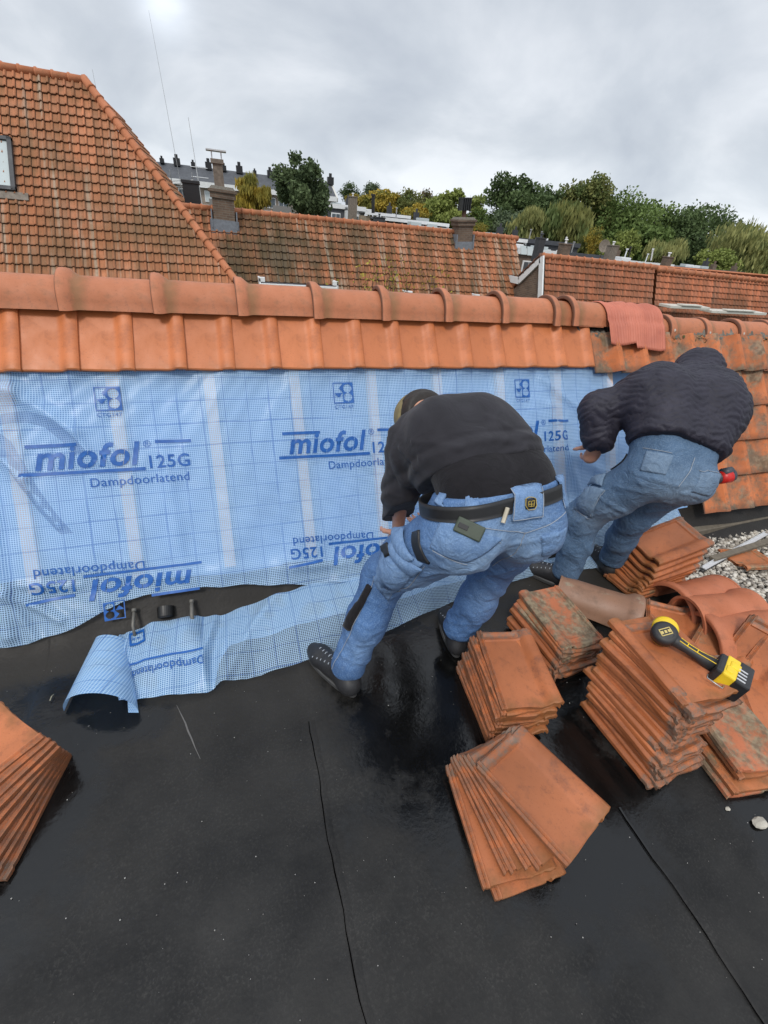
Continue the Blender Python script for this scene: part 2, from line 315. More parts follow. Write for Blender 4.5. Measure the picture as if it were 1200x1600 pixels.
# ------------------------------------------------------------------ pantile (pan left, roll right, head at +y)
TW, TL, TT = .24, .355, .0155
PX = [-.120, -.116, -.111, -.107, -.102, -.098, -.094, -.06, 0, .04, .052, .060, .068, .077, .088, .099, .108, .115, .120]
def ph(x):
    if x < -.113: return .004
    if x < -.109: return .009
    if x < -.104: return .004
    if x < -.096: return .010
    if x < .045: return .001
    if x < .105: return .001 + .026 * math.sin(min(1, (x - .045) / .045) * PI / 2) ** 1.3
    return .027 - .010 * ((x - .105) / .015) ** 1.5
def tile_mesh(name, mat, seed=0, chip=0., head=True, L=TL, rollk=1.):
    r = random.Random(seed); V = []; yl = [L / 2, L / 2 - .012, L / 2 - .018, L / 2 - .030, L / 2 - .036, L / 2 - .05, L / 2 - .056, L / 6, -L / 6, -L / 2 + .03, -L / 2 + .006, -L / 2]
    warp = r.uniform(-.003, .003)
    def edge(i, j, sgn):
        x = PX[i]; y = yl[j]; z = ph(x) * (rollk if x > .05 else 1)
        if head and -.095 < x < .055:
            if j in (1, 2): z += .007
            if j in (3, 4): z += .001
            if j in (5,): z += .006
        if head and j <= 1 and x > .06: z -= .008
        if j == len(yl) - 1: z -= .004
        z += warp * (x / .12) * (y / .17)
        if chip: 
            if j == 0: y -= chip * abs(r.gauss(0, .006))
            if j == len(yl) - 1: y += chip * abs(r.gauss(0, .004))
            if i in (0, len(PX) - 1): x -= math.copysign(chip * abs(r.gauss(0, .0025)), x)
        return x, y, z
    nx, ny = len(PX), len(yl)
    top = [edge(i, j, 1) for i in range(nx) for j in range(ny)]
    bot = [(x * .995, y * .997, z - TT + (.002 if abs(x) < .1 else 0)) for x, y, z in top]
    V = top + bot; n = nx * ny
    F = [tuple(f[::-1]) for f in grid_faces(nx, ny)] + grid_faces(nx, ny, n)
    for j in range(ny - 1): F.append((j, j + 1, n + j + 1, n + j)[::1]); k = (nx - 1) * ny; F.append((k + j + 1, k + j, n + k + j, n + k + j + 1))
    for i in range(nx - 1): a, b = i * ny, (i + 1) * ny; F.append((b, a, n + a, n + b)); a += ny - 1; b += ny - 1; F.append((a, b, n + b, n + a))
    F = [f[::-1] for f in F]
    me = D.meshes.new(name); me.from_pydata(V, [], F); me.update()
    bm = bmesh.new(); bm.from_mesh(me); bmesh.ops.recalc_face_normals(bm, faces=bm.faces); bm.to_mesh(me); bm.free()
    me.polygons.foreach_set('use_smooth', [True] * len(me.polygons)); me.materials.append(mat)
    try: me.set_sharp_from_angle(angle=rad(24))
    except Exception: pass
    return me
def obj(name, me, loc, rot=(0, 0, 0), parent=None, order='XYZ', **k):
    o = D.objects.new(name, me); COL.objects.link(o); o.location = tuple(loc); o.rotation_mode = order; o.rotation_euler = rot
    if parent is not None: o.parent = parent
    return tag(o, **k)

# ------------------------------------------------------------------ our pitched roof (top course and ridge still on)
SL = rad(50)
proof = empty('pitched_roof', (0, 2.1, 0), label='low pitched roof being stripped, smooth orange ridge caps over one course of flat pantiles', cat='roof')
tm = [tile_mesh('roof_tile', M['tile_new'], s, chip=.25, head=False, rollk=.78) for s in range(4)]
for i in range(-3, 15):
    xr = -.812 + .205 * i
    jz = random.uniform(-.004, .004)
    c = np.array([xr - .12 + .012, 2.108 + TL / 2 * math.cos(SL), 1.022 + TL / 2 * math.sin(SL)]) + np.array([0, -math.sin(SL), math.cos(SL)]) * (jz)
    o = obj('roof_tile', tm[i % 4], c - np.array([0, 2.1, 0]), (SL, rad(1.6), rad(random.uniform(-.5, .5))), proof)
def ridge_mesh(name, L, r, rc, mat, a0=-104, a1=104, th=.014, seed=0, taper=0.0, lipw=.055):
    """half round cap along +x, collar at the -x end"""
    prof = [(0, rc - .006), (.004, rc - .001), (.014, rc), (lipw * .7, rc - .002), (lipw, r + (rc - r) * .5), (lipw + .018, r + .001), (L * .5, r - taper * .5), (L - .012, r - taper), (L - .01, r + .003 - taper), (L, r + .003 - taper)]
    na = 30; V = []
    rr = random.Random(seed)
    for sgn in (0, 1):
        for x, q in prof:
            for k in range(na + 1):
                a = rad(a0 + (a1 - a0) * k / na); rad_ = q - sgn * th
                flare = .008 if (k in (0, na)) else (.004 if k in (1, na - 1) else 0)
                V.append((x, math.sin(a) * (rad_ + flare), math.cos(a) * (rad_ + flare) * 1.0))
    npz = len(prof); n = npz * (na + 1); F = grid_faces(npz, na + 1) + [f[::-1] for f in grid_faces(npz, na + 1, n)]
    m = na + 1
    for k in range(na): F.append((k, k + 1, n + k + 1, n + k)); q = (npz - 1) * m; F.append((q + k + 1, q + k, n + q + k, n + q + k + 1))
    for i in range(npz - 1): a, b = i * m, (i + 1) * m; F.append((b, a, n + a, n + b)); F.append((a + na, b + na, n + b + na, n + a + na))
    me = D.meshes.new(name); me.from_pydata(V, [], F); me.update()
    bm = bmesh.new(); bm.from_mesh(me); bmesh.ops.recalc_face_normals(bm, faces=bm.faces); bm.to_mesh(me); bm.free()
    me.polygons.foreach_set('use_smooth', [True] * len(me.polygons)); me.materials.append(mat)
    try: me.set_sharp_from_angle(angle=rad(50))
    except Exception: pass
    return me
RY, RZ, RP = 2.36, 1.235, .3468
x105 = at(105, 430, RY)[0]
rm = [ridge_mesh('ridge_tile', RP + .03, .110, .138, M['ridge'], a0=-92, a1=85, seed=s, lipw=.05) for s in range(2)]
for i in range(-2, 7):
    x = x105 - .03 + RP * i; q = random.uniform(-.003, .003)
    obj('ridge_tile', rm[i % 2], (x, RY - 2.1, RZ + q), (0, rad(random.uniform(-.3, .9)), rad(random.uniform(-.5, .5))), proof)
xe = x105 - .03 + RP * 7
for dx, r in ((0, .0), (.13, .003)):
    obj('ridge_tile', rm[0], (xe + dx, RY - 2.1, RZ + r - .005), (0, rad(1.2), 0), proof)
# decking and counter battens behind the sheet, back slope, mortar bed
m = MB(); 
def slab(m, x0, x1, t0, t1, off, th, a=.5):
    c = np.array([(x0 + x1) / 2, 2.185 - .5 * (t0 + t1) / 2, 1.08 - .866 * (t0 + t1) / 2]) + np.array([0, .866, -.5]) * (off + th / 2)
    return m.box(c, (x1 - x0, t1 - t0, th), M=np.array([[1, 0, 0], [0, -.5, -.866], [0, -.866, .5]]), a=a)
slab(m, -2.6, 2.9, -.1, 1.07, .045, .02); slab(m, -1.7, -.70, 1.075, 1.15, .04, .02); slab(m, .27, 2.7, 1.075, 1.11, .04, .02); m.build('decking', simple('pale_blue_boarding', (.26, .46, .78), .8, var=.3, scale=2), proof, world=True)
for k in range(-5, 9):
    x = -.5 + .392 * k - (.02 if k > 3 else 0)
    m = MB(); slab(m, x - .024, x + .024, .0, 1.0, .008, .034); m.build('counter_batten', M['wood_pale'], proof, world=True)
m = MB(); m.box((0.0, 3.0, .67), (5.6, 1.5, .03), M=np.array(Matrix.Rotation(rad(-42), 3, 'X'))); m.build('back_slope', M['tile_dirty'], proof, world=True)
m = MB()
for k in range(80):
    x = -1.9 + k * .051
    m.tube([(x, 2.325, 1.215), (x + .06, 2.325, 1.215)], .04 + .006 * random.random(), 6)
m.build('mortar_bed', simple('dark_mortar', (.03, .025, .02), .95, var=.5), proof, world=True)

# ------------------------------------------------------------------ tile fields
def tile_field(mb_attr, origin, ud, dd, nu, nv, cw, cl, keep=None, nx=7, step=.03, jit=.004, seed=1, roll=.028, th=.012):
    r = random.Random(seed); ud = unit(ud); dd = unit(dd); nn = unit(np.cross(dd, ud)); nn = nn if nn[2] > 0 else -nn
    V, F, A = mb_attr[:3]; UVL = mb_attr[3]; origin = np.array(origin, float)
    prof = [(0, .0), (.05, .006), (.09, 0), (.55, 0), (.62, .35), (.72, .92), (.82, 1.), (.91, .85), (.985, .4)] if nx > 7 else [(0, .1), (.05, 0), (.60, 0), (.72, .7), (.85, 1.), (.98, .45)]
    colr = [r.random() for _ in range(nu + 1)]
    for j in range(nv):
        for i in range(nu):
            u0, v0 = i * cw, j * cl
            if keep and not keep(u0 + cw / 2, v0 + cl / 2): continue
            ju, jn = r.uniform(-jit, jit), r.uniform(-jit, jit) * .8; rot = r.uniform(-.012, .012) if jit > .003 else 0
            a = min(1, max(0, .5 * r.random() + .3 * colr[i] + .2 * r.random())); n0 = len(V)
            for (v, off) in ((0, .0), (cl * .5, step * .5), (cl + .012, step), (cl + .012, step - th), ):
                for (f, h) in prof:
                    roll_h = h * roll
                    V.append(origin + ud * (u0 + f * cw * 1.03 + ju + rot * v) + dd * (v0 + v) + nn * (off + roll_h + jn)); UVL.append((f, v / cl, h))
            k = len(prof)
            for q in range(3):
                for f in range(k - 1): F.append((n0 + q * k + f, n0 + q * k + f + 1, n0 + (q + 1) * k + f + 1, n0 + (q + 1) * k + f))
            A += [a] * (4 * k)
def small_ridge(pts, r, mb, pitch, n=8):
    """chain of overlapping half round caps from pts[0] to pts[1]"""
    a, b = [np.array(p, float) for p in pts]; L = np.linalg.norm(b - a); k = max(1, int(L / pitch)); d = (b - a) / L
    for i in range(k):
        p = a + d * (i * L / k); q = a + d * ((i + 1) * L / k + .02)
        mb.tube([p, p + d * (.12 * pitch), p + d * (.2 * pitch), q], [r * 1.22, r * 1.25, r * 1.02, r], n, a=random.random())
# the neighbour's older tiles to the right of the opened part
old = empty('old_tiled_roof', (2.6, 2.0, 0), label='weathered mossy pantile roof to the right of the opened strip, with worn ridge', cat='roof')
SN = rad(58); dN = np.array([0, -math.cos(SN), -math.sin(SN)])
O_ = np.array([2.055, 2.246, 1.186]); fld = ([], [], [], [])
def keepn(u, v):
    X = 2.055 + u
    if v < .22: return True
    return X > 2.52 + (v - .2) * .45
tile_field(fld, O_, (1, 0, 0), dN, 14, 5, .213, .236, keepn, nx=9, step=.03, jit=.007, seed=4, roll=.042, th=.016)
mesh('roof_tiles', fld[0], fld[1], M['tile_old'], old, smooth=False, attr=fld[2], uv=fld[3], world=True)
rmo = [ridge_mesh('ridge_tile', .36, .100, .118, M['tile_mossy'] if s == 9 else M['ridge'], seed=s, lipw=.07) for s in range(2)]
xq = at(1040, 500, RY)[0]
for i in range(-1, 7):
    x = xq - .05 + i * .325
    obj('ridge_tile', rmo[i % 2], (x - 2.6, RY - 2.0 + random.uniform(-.008, .008), 1.175 - .012 * max(i, 0) * .5 + random.uniform(-.006, .006)), (0, rad(random.uniform(0, 1.5)), rad(random.uniform(-1.5, 1.5))), old)
# mortar bed with moss tufts under the worn ridge
V = []; nb = 200
rs = np.random.default_rng(5)
for i in range(nb):
    x = 1.98 + i * .0165
    for j, (yy, zz) in enumerate(((2.345, 1.20), (2.275, 1.205), (2.238, 1.175), (2.228, 1.135), (2.245, 1.10))):
        a = rs.normal(0, .008, 2); V.append((x, yy + a[0], zz + a[1]))
mesh('mortar_bed', V, grid_faces(nb, 5), M['mortar'], old, world=True)
mo = MB()
for i in range(900):
    x = 2.42 + random.random() ** .8 * 1.8
    if math.sin(x * 9) + math.sin(x * 23) < -.3: continue
    p = np.array([x, 2.232 + random.gauss(0, .008), 1.145 + random.gauss(0, .022)]); d = unit([random.gauss(0, 1), -1.2 + random.gauss(0, .5), random.gauss(0, 1)]); l = random.uniform(.006, .02)
    e = unit(np.cross(d, [0, 0, 1])) * l * .4
    mo.add([p - e, p + e, p + d * l + e * .6, p + d * l - e * .6], [(0, 1, 2, 3)], random.random())
t = MT('moss'); r = t.attr('rnd').outputs['Fac']; t.base(t.mix(r, (.035, .05, .012), (.13, .16, .04))); t.rough(.95); M['moss'] = t.m
mo.build('moss', M['moss'], old, world=True)
m = MB(); m.box((4.3, 2.45, .62), (2.9, .02, 1.1)); m.box((4.0, 1.72, .02), (2.6, .03, .12)); m.build('inner_wall', M['black_plastic'], old, world=True)
m = MB(); m.box((4.0, 3.0, .64), (4.2, 1.5, .03), M=np.array(Matrix.Rotation(rad(-42), 3, 'X'))); m.build('back_slope', M['tile_dirty'], old, world=True)

# red pleated flashing strip thrown over the ridge
def flash():
    x0, x1 = at(946, 500, 2.26)[0], at(1030, 505, 2.26)[0]; V = []; nu, nv = 90, 26; uvs = []
    for i in range(nu):
        u = i / (nu - 1); X = x0 + (x1 - x0) * u
        for j in range(nv):
            v = j / (nv - 1); hang = .10 + .03 * (u > .45) + .008 * math.sin(u * 9)
            arc = v * (.30 + hang) # arc length from the back over the ridge and down the front
            R0 = .128
            if arc < R0 * 2.2:
                a = -1.0 + arc / R0 + .0; y = RY - math.sin(a) * R0 * 1.0; z = 1.205 + math.cos(a) * R0
            else:
                a = 1.2; k = arc - R0 * 2.2; y = RY - math.sin(a) * R0 - .012 - k * .58; z = 1.205 + math.cos(a) * R0 - k * .93
            pl = .0035 * math.sin(u * 150) + .012 * math.exp(-((u - .42) / .05) ** 2) * (1 - .3 * v) + .004 * math.sin(u * 23 + v * 2)
            n = np.array([0, -math.sin(min(a, 1.2)), math.cos(min(a, 1.2))])
            V.append(np.array([X + .02 * math.sin(v * 3) * (u - .45), y, z]) + n * (pl + .006)); uvs.append((u, v))
    t = MT('red_flashing'); t.base(t.mix(t.ramp(t.noise(7, 6), .4, .65), (.50, .155, .095), (.40, .115, .07))); t.rough(.6)
    o = mesh('flashing_strip', V, grid_faces(nu, nv), t.m, uv=uvs); s = o.modifiers.new('s', 'SOLIDIFY'); s.thickness = .002
    tag(o, 'pleated red flashing strip draped over the ridge beside the worn ridge tiles', 'flashing')
flash()
# ------------------------------------------------------------------ blue woven membrane
def scrimmat(name, cell_a, lightness=1., dirty=0.):
    t = MT(name); uv = t.attr('suv').outputs['Vector']; s = t.n('ShaderNodeSeparateXYZ'); t.l(uv, s.inputs[0])
    def line(c, pitch, w, off=0., soft=.10):
        f = t.math('FRACT', t.math('ADD', t.math('DIVIDE', c, pitch), 50.0 + off)); d = t.math('ABSOLUTE', t.math('SUBTRACT', f, .5)); return t.ramp(d, w * .5, w * .5 + soft, 1, 0)
    th = t.math('MAXIMUM', line(s.outputs[0], .0085, .30), line(s.outputs[1], .0085, .30))
    wob = t.math('MULTIPLY', t.math('SUBTRACT', t.noise(6, 3), .5), .012)
    bl = t.math('MAXIMUM', line(t.math('ADD', s.outputs[0], wob), .1, .022, 0., .014), line(t.math('ADD', s.outputs[1], wob), .1, .022, .3, .014))
    n = t.noise(4, 5); blue = t.mix(t.ramp(n, .35, .65), (.09, .32, .76), (.16, .42, .84)); white = (.50, .70, .90)
    if dirty: blue = t.mix(t.math('MULTIPLY', t.ramp(t.noise(9, 6), .5, .62), dirty), blue, (.10, .11, .12)); 
    col = t.mix(th, blue, white); col = t.mix(t.math('MULTIPLY', t.math('MULTIPLY', bl, .72), t.ramp(t.noise(3, 3), .35, .6, .35, 1.)), col, (.05, .16, .50))
    t.base(col); t.rough(.32); t.bump(t.math('ADD', th, t.math('MULTIPLY', t.noise(14, 6), 6.)), .35, .0022)
    tr = t.n('ShaderNodeBsdfTransparent'); tl = t.n('ShaderNodeBsdfTranslucent'); t.set(tl.inputs[0], col)
    m1 = t.n('ShaderNodeMixShader'); m1.inputs[0].default_value = .25; t.l(t.p.outputs[0], m1.inputs[1]); t.l(tl.outputs[0], m1.inputs[2])
    al = t.math('MULTIPLY', t.math('SUBTRACT', 1.0, t.math('MULTIPLY', th, .72)), cell_a)
    m2 = t.n('ShaderNodeMixShader'); t.l(al, m2.inputs[0]); t.l(m1.outputs[0], m2.inputs[1]); t.l(tr.outputs[0], m2.inputs[2])
    t.l(m2.outputs[0], t.t.nodes['Material Output'].inputs[0]); return t.m
M['scrim'] = scrimmat('woven_blue_membrane', .68)
def strip_mat():
    t = None
    return scrimmat('loose_blue_membrane', .42, dirty=.45)
M['scrim_loose'] = strip_mat()
M['scrim_clear'] = scrimmat('clear_woven_mesh', .92)
pm = MT('membrane_print'); pm.base(pm.mix(pm.ramp(pm.noise(60, 3), .35, .65), (.006, .075, .30), (.015, .11, .38))); pm.rough(.4); M['print'] = pm.m

TBx = [-1.6, -1.2, -1.037, -.927, -.81, -.68, -.56, -.42, -.2, 0, .244, .509, .8, 1.1, 1.7, 2.2, 3.0]
TBv = [1.20, 1.195, 1.192, 1.197, 1.176, 1.133, 1.080, 1.070, 1.076, 1.098, 1.135, 1.150, 1.12, 1.12, 1.17, 1.18, 1.10]
def ridgef(X, t, p0, p1, w, amp):
    a = np.array(p0); b = np.array(p1); ab = b - a; k = np.clip(((X - a[0]) * ab[0] + (t - a[1]) * ab[1]) / ab.dot(ab), 0, 1)
    d = np.hypot(X - a[0] - k * ab[0], t - a[1] - k * ab[1]); return amp * np.exp(-(d / w) ** 2) * (1 - .5 * np.abs(k - .5))
def mdisp(X, t):
    X = np.asarray(X, float); t = np.asarray(t, float)
    d = .012 + .009 * np.sin(X * 8.0 + 1.3) * np.sin(t * PI / 1.1) + .004 * np.sin(X * 16 + 5 * t + 2 * np.sin(t * 6)) + .005 * np.sin(X * 3.1 + t * 4) + .003 * np.sin(X * 21 + 3 * np.sin(t * 5))
    d += .0016 * np.sin(X * 61 + 14 * np.sin(t * 4 + X)) * np.sin(t * 31 + 3 * np.sin(X * 7)) + .0022 * np.sin(X * 37 + t * 9) * np.cos(t * 17 + X * 5)
    for q in ([(-.60, .03), (-.25, .02), .035, .02], [(-.62, .05), (-.66, .12), .03, .012], [(-.25, .02), (.3, .05), .03, .008], [(-1.10, .22), (-.86, .16), .035, .032], [(-.86, .16), (-.66, .33), .03, .026],
              [(-.66, .33), (-.60, .47), .02, .014], [(-1.02, .30), (-.86, .52), .022, .022], [(-.86, .52), (-.76, .72), .018, .02], [(-.98, .45), (-.74, .80), .05, -.010], [(-1.0, .6), (-.98, 1.15), .03, .03],
              [(-1.08, .3), (-1.03, 1.0), .02, .04], [(-1.12, .5), (-1.11, 1.2), .03, .05], [(-.97, .98), (-.80, 1.12), .02, .022], [(-.97, .98), (-.90, 1.18), .018, .02], [(-.96, .95), (-.72, .99), .02, .012],
              [(-.33, .45), (-.31, .95), .03, .012], [(-.42, 1.0), (.5, 1.05), .04, .015], [(.19, 1.04), (.42, 1.06), .02, .010], [(1.7, .15), (2.2, .5), .03, .02], [(1.75, .3), (2.0, 1.0), .03, .018],
              [(1.9, .6), (2.6, 1.0), .04, .03], [(1.5, .9), (2.4, .95), .04, .02], [(.9, .95), (1.5, 1.02), .03, .016]):
        d = d + ridgef(X, t, *q)
    for b in (1.02,): d = d + np.where(t > b, (t - b) * .18, 0)
    return d * np.clip((t + .05) / .14, 0.05, 1)
def mpt(X, t, off=0.):
    X = np.asarray(X, float); t = np.asarray(t, float); d = mdisp(X, t) + off
    y = 2.185 - .5 * t - .866 * d; z = 1.08 - .866 * t + .5 * d
    lim = 1.575 + .85 * np.maximum(z, 0) ; return np.stack([X, np.minimum(y, lim - .008 - off), np.maximum(z, .006 + off)], -1)
nu, nv = 760, 200
Xl = np.linspace(-1.55, 1, nu); V = np.zeros((nu, nv, 3)); UV = np.zeros((nu, nv, 2)); k = np.linspace(0, 1, nv)
for i in range(nu):
    s = i / (nu - 1)
    tt = -.06 + 1.28 * k
    x1 = np.interp(tt, [-.1, .14, .84, .95, 1.2], [2.15, 2.19, 2.60, 2.74, 2.78]); X = -1.55 + (x1 + 1.55) * s
    tb = np.interp(X[-1], TBx, TBv) + .004 * math.sin(X[-1] * 31)
    tt = -.06 + (tb + .06) * k
    x1 = np.interp(tt, [-.1, .14, .84, .95, 1.2], [2.15, 2.19, 2.60, 2.74, 2.78]); X = -1.55 + (x1 + 1.55) * s
    V[i] = mpt(X, tt); UV[i] = np.stack([X, tt], -1)
memb = mesh('membrane_sheet', V.reshape(-1, 3), grid_faces(nu, nv), M['scrim'], uv=UV.reshape(-1, 2))
tag(memb, 'large translucent blue woven membrane with printed lettering, fixed down the opened roof slope', 'membrane')

def conform(P, F, name, parent, mat, fn, cell=.02):
    """flat print (P in X,t) cut along a grid and laid on the sheet"""
    bm = bmesh.new(); vs_ = [bm.verts.new((p[0], p[1], 0)) for p in P]
    for f in F:
        try: bm.faces.new([vs_[i] for i in f])
        except ValueError: pass
    x0, y0 = np.min(P, 0)[:2]; x1, y1 = np.max(P, 0)[:2]
    for ax, a, b in ((0, x0, x1), (1, y0, y1)):
        for c in np.arange(a + cell, b, cell):
            co = (c, 0, 0) if ax == 0 else (0, c, 0); no = (1, 0, 0) if ax == 0 else (0, 1, 0)
            bmesh.ops.bisect_plane(bm, geom=bm.verts[:] + bm.edges[:] + bm.faces[:], plane_co=co, plane_no=no)
    Q = np.array([v.co[:2] for v in bm.verts]); W = fn(Q[:, 0], Q[:, 1])
    bm.verts.index_update(); Fs = [[v.index for v in f.verts] for f in bm.faces]; bm.free()
    if not Fs: return None
    return mesh(name, W, Fs, mat, parent)
def text_poly(s, size, shear=0., bold=0., spacing=1.):
    c = D.curves.new('txt', 'FONT'); c.body = s; c.size = size; c.shear = shear; c.offset = bold; c.space_character = spacing; c.resolution_u = 4
    o = D.objects.new('txt', c); COL.objects.link(o); bpy.context.view_layer.update()
    me = D.meshes.new_from_object(o.evaluated_get(bpy.context.evaluated_depsgraph_get()))
    P = np.array([v.co[:2] for v in me.vertices]); F = [tuple(p.vertices) for p in me.polygons]
    D.objects.remove(o); D.meshes.remove(me); D.curves.remove(c); return P, F
def place(P, x0, x1, base, h=None, rot=False, skew=0.):
    """scale text to span x0..x1 with its baseline at t=base (t grows downwards)"""
    w = P[:, 0].max() - P[:, 0].min(); k = (x1 - x0) / w; ky = k if h is None else h / P[:, 1].max()
    Q = np.zeros_like(P)
    if not rot: Q[:, 0] = x0 + (P[:, 0] - P[:, 0].min()) * k; Q[:, 1] = base - P[:, 1] * ky
    else: Q[:, 0] = x1 - (P[:, 0] - P[:, 0].min()) * k; Q[:, 1] = base + P[:, 1] * ky
    Q[:, 1] += skew * (Q[:, 0] - x0); return Q
def cut_stencil(P, F, xs, w, ylo=-9, yhi=9):
    """remove narrow vertical strips from filled text"""
    bm = bmesh.new(); v = [bm.verts.new((p[0], p[1], 0)) for p in P]
    for f in F:
        try: bm.faces.new([v[i] for i in f])
        except ValueError: pass
    for x in xs:
        for q in (x - w / 2, x + w / 2): bmesh.ops.bisect_plane(bm, geom=bm.verts[:] + bm.edges[:] + bm.faces[:], plane_co=(q, 0, 0), plane_no=(1, -.2, 0))
        kill = [f for f in bm.faces if abs(f.calc_center_median().x - .2 * f.calc_center_median().y - x) < w * .5]
        bmesh.ops.delete(bm, geom=kill, context='FACES')
    bm.verts.index_update(); P2 = np.array([q.co[:2] for q in bm.verts]); F2 = [[q.index for q in f.verts] for f in bm.faces]; bm.free(); return P2, F2
T_mio = text_poly('miofol', 1., .22, .024, 1.06)
_w = T_mio[0][:, 0]; _a, _b = _w.min(), _w.max()
T_mio = cut_stencil(*T_mio, [_a + (_b - _a) * q for q in (.47, .81)], .022)
T_125 = text_poly('125G', 1., 0, .018, 1.08); T_dmp = text_poly('Dampdoorlatend', 1., 0, .004, 1.05); T_ctg = text_poly('CTG147', 1., 0, 0, 1.15); T_r = text_poly('®', 1.)
fnp = lambda X, t: mpt(X, t, .0038)
def rect(x0, x1, y0, y1, sk=0.): return np.array([(x0, y0), (x1, y0 + sk), (x1, y1 + sk), (x0, y1)]), [(0, 1, 2, 3)]
def logo(xc, t0, s, rot, fn=fnp, parent=memb, ctg=True, mat=None):
    n = 40; P = []; F = []
    def filled(u, v):       # u right, v down in 0..1
        if u < .06 or u > .94 or v < .06 or v > .94: return True
        if u > .5:
            for c in (.29, .71):
                if (u - .72) ** 2 + (v - c) ** 2 < .042: return False
            return True
        if v < .5: return (u > .30 and abs(v - .28) < (u - .30) * 1.15 + .0) or u > .47
        return (abs(u - .26) < (.72 - v) * .95) and v < .72 or u > .47
    for i in range(n):
        for j in range(n):
            u, v = (i + .5) / n, (j + .5) / n
            if filled(u, v):
                k = len(P); 
                for a, b in ((i, j), (i + 1, j), (i + 1, j + 1), (i, j + 1)): P.append((a / n, b / n))
                F.append((k, k + 1, k + 2, k + 3))
    P = np.array(P)
    if rot: P = 1 - P
    Q = np.stack([xc - s / 2 + P[:, 0] * s, t0 + P[:, 1] * s], -1); W = fn(Q[:, 0], Q[:, 1]); mesh('printed_emblem', W, F, mat or M['print'], parent)
    if ctg:
        P, F = T_ctg; Q = place(P, xc - s * .47, xc + s * .45, t0 + s * 1.25 if not rot else t0 - s * .25, rot=rot); conform(Q, F, 'printed_lettering', parent, M['print'], fn, .03)
def block(dx, rot=False, logo_=True, cut=None):
    """one repeat of the print, offset along the roof"""
    def cf(P, F, c=.025): 
        conform(P, F, 'printed_lettering', memb, M['print'], fnp, c)
    if not rot:
        P, F = T_mio; cf(place(P, -.815 + dx, -.420 + dx, .486, h=.10), F)
        P, F = T_125; cf(place(P, -.392 + dx, -.226 + dx, .508), F)
        P, F = T_dmp; cf(place(P, -.625 + dx, -.237 + dx, .573), F)
        P, F = T_r; cf(place(P, -.408 + dx, -.378 + dx, .415), F)
        for a in ((-.84, -.655, .382, .396, .0), (-.36, -.212, .386, .400, .004), (-.865, -.41, .496, .510, .006)): P, F = rect(a[0] + dx, a[1] + dx, a[2], a[3], a[4]); cf(P, F, .04)
        if logo_: logo(-.520 + dx, .150, .102, False)
    else:
        y = .990
        P, F = T_dmp; cf(place(P, -.875 + dx, -.464 + dx, .897 - .001, rot=True, skew=.05), F)
        P, F = T_125; cf(place(P, -.893 + dx, -.735 + dx, .950, rot=True, skew=.05), F)
        P, F = T_mio; cf(place(P, -.690 + dx, -.275 + dx, .972, h=.088, rot=True, skew=.03), F)
        for a in ((-.70, -.23, .945, .957, .006), (-.91, -.74, 1.03, 1.042, -.01), (-.45, -.25, 1.068, 1.080, 0.)): P, F = rect(a[0] + dx, a[1] + dx, a[2], a[3], a[4]); cf(P, F, .04)
block(0); block(1.035, cut=True); block(2.085)
block(0, True); block(1.07, True); block(2.13, True)
logo(-.60, 1.075, .08, True, ctg=False)

def plane_xt(px, py):
    n = np.array([0, -.866, .5]); d = ray(px, py); p = CAM + d * ((np.array([0, 2.185, 1.08]) - CAM).dot(n) / d.dot(n)); return p[0], (1.08 - p[2]) / .866
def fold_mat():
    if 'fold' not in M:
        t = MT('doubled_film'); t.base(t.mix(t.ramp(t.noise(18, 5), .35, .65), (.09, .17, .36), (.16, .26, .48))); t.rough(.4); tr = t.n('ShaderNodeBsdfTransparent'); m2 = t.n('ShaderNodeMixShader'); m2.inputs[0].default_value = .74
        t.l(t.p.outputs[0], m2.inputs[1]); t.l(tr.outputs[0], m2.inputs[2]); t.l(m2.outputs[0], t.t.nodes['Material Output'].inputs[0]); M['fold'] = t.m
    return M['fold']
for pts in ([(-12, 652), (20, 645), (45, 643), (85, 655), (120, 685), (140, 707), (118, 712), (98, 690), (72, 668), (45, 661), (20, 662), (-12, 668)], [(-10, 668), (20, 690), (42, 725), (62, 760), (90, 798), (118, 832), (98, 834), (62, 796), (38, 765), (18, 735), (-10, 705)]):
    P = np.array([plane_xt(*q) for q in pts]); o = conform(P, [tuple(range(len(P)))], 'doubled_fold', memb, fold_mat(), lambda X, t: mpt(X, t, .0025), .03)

# ------------------------------------------------------------------ loose strip lying at the foot, with a rolled up end
Tp = [(-.60, 1.54, .03), (-.566, 1.545, .035), (-.46, 1.56, .06), (-.272, 1.56, .055), (-.176, 1.545, .04), (-.012, 1.575, .065), (.209, 1.60, .098), (.507, 1.605, .10), (.79, 1.595, .09), (1.019, 1.59, .08), (1.259, 1.58, .07), (1.693, 1.56, .05), (2.2, 1.57, .06), (2.65, 1.58, .06)]
Bp = [(-.545, 1.205, .03), (-.504, 1.200, .03), (-.38, 1.18, .03), (-.23, 1.16, .03), (-.17, 1.185, .035), (-.07, 1.19, .025), (.11, 1.205, .02), (.40, 1.25, .02), (.70, 1.32, .02), (1.03, 1.415, .02), (1.25, 1.44, .02), (1.68, 1.49, .02), (2.2, 1.40, .02), (2.6, 1.36, .02)]
Tp, Bp = np.array(Tp), np.array(Bp); par = np.linspace(0, 1, len(Tp)); nu, nv = 420, 60
strip = empty('membrane_offcut', (0, 1.4, 0), label='loose narrow blue mesh strip crumpled along the slope foot, left end rolled over', cat='membrane')
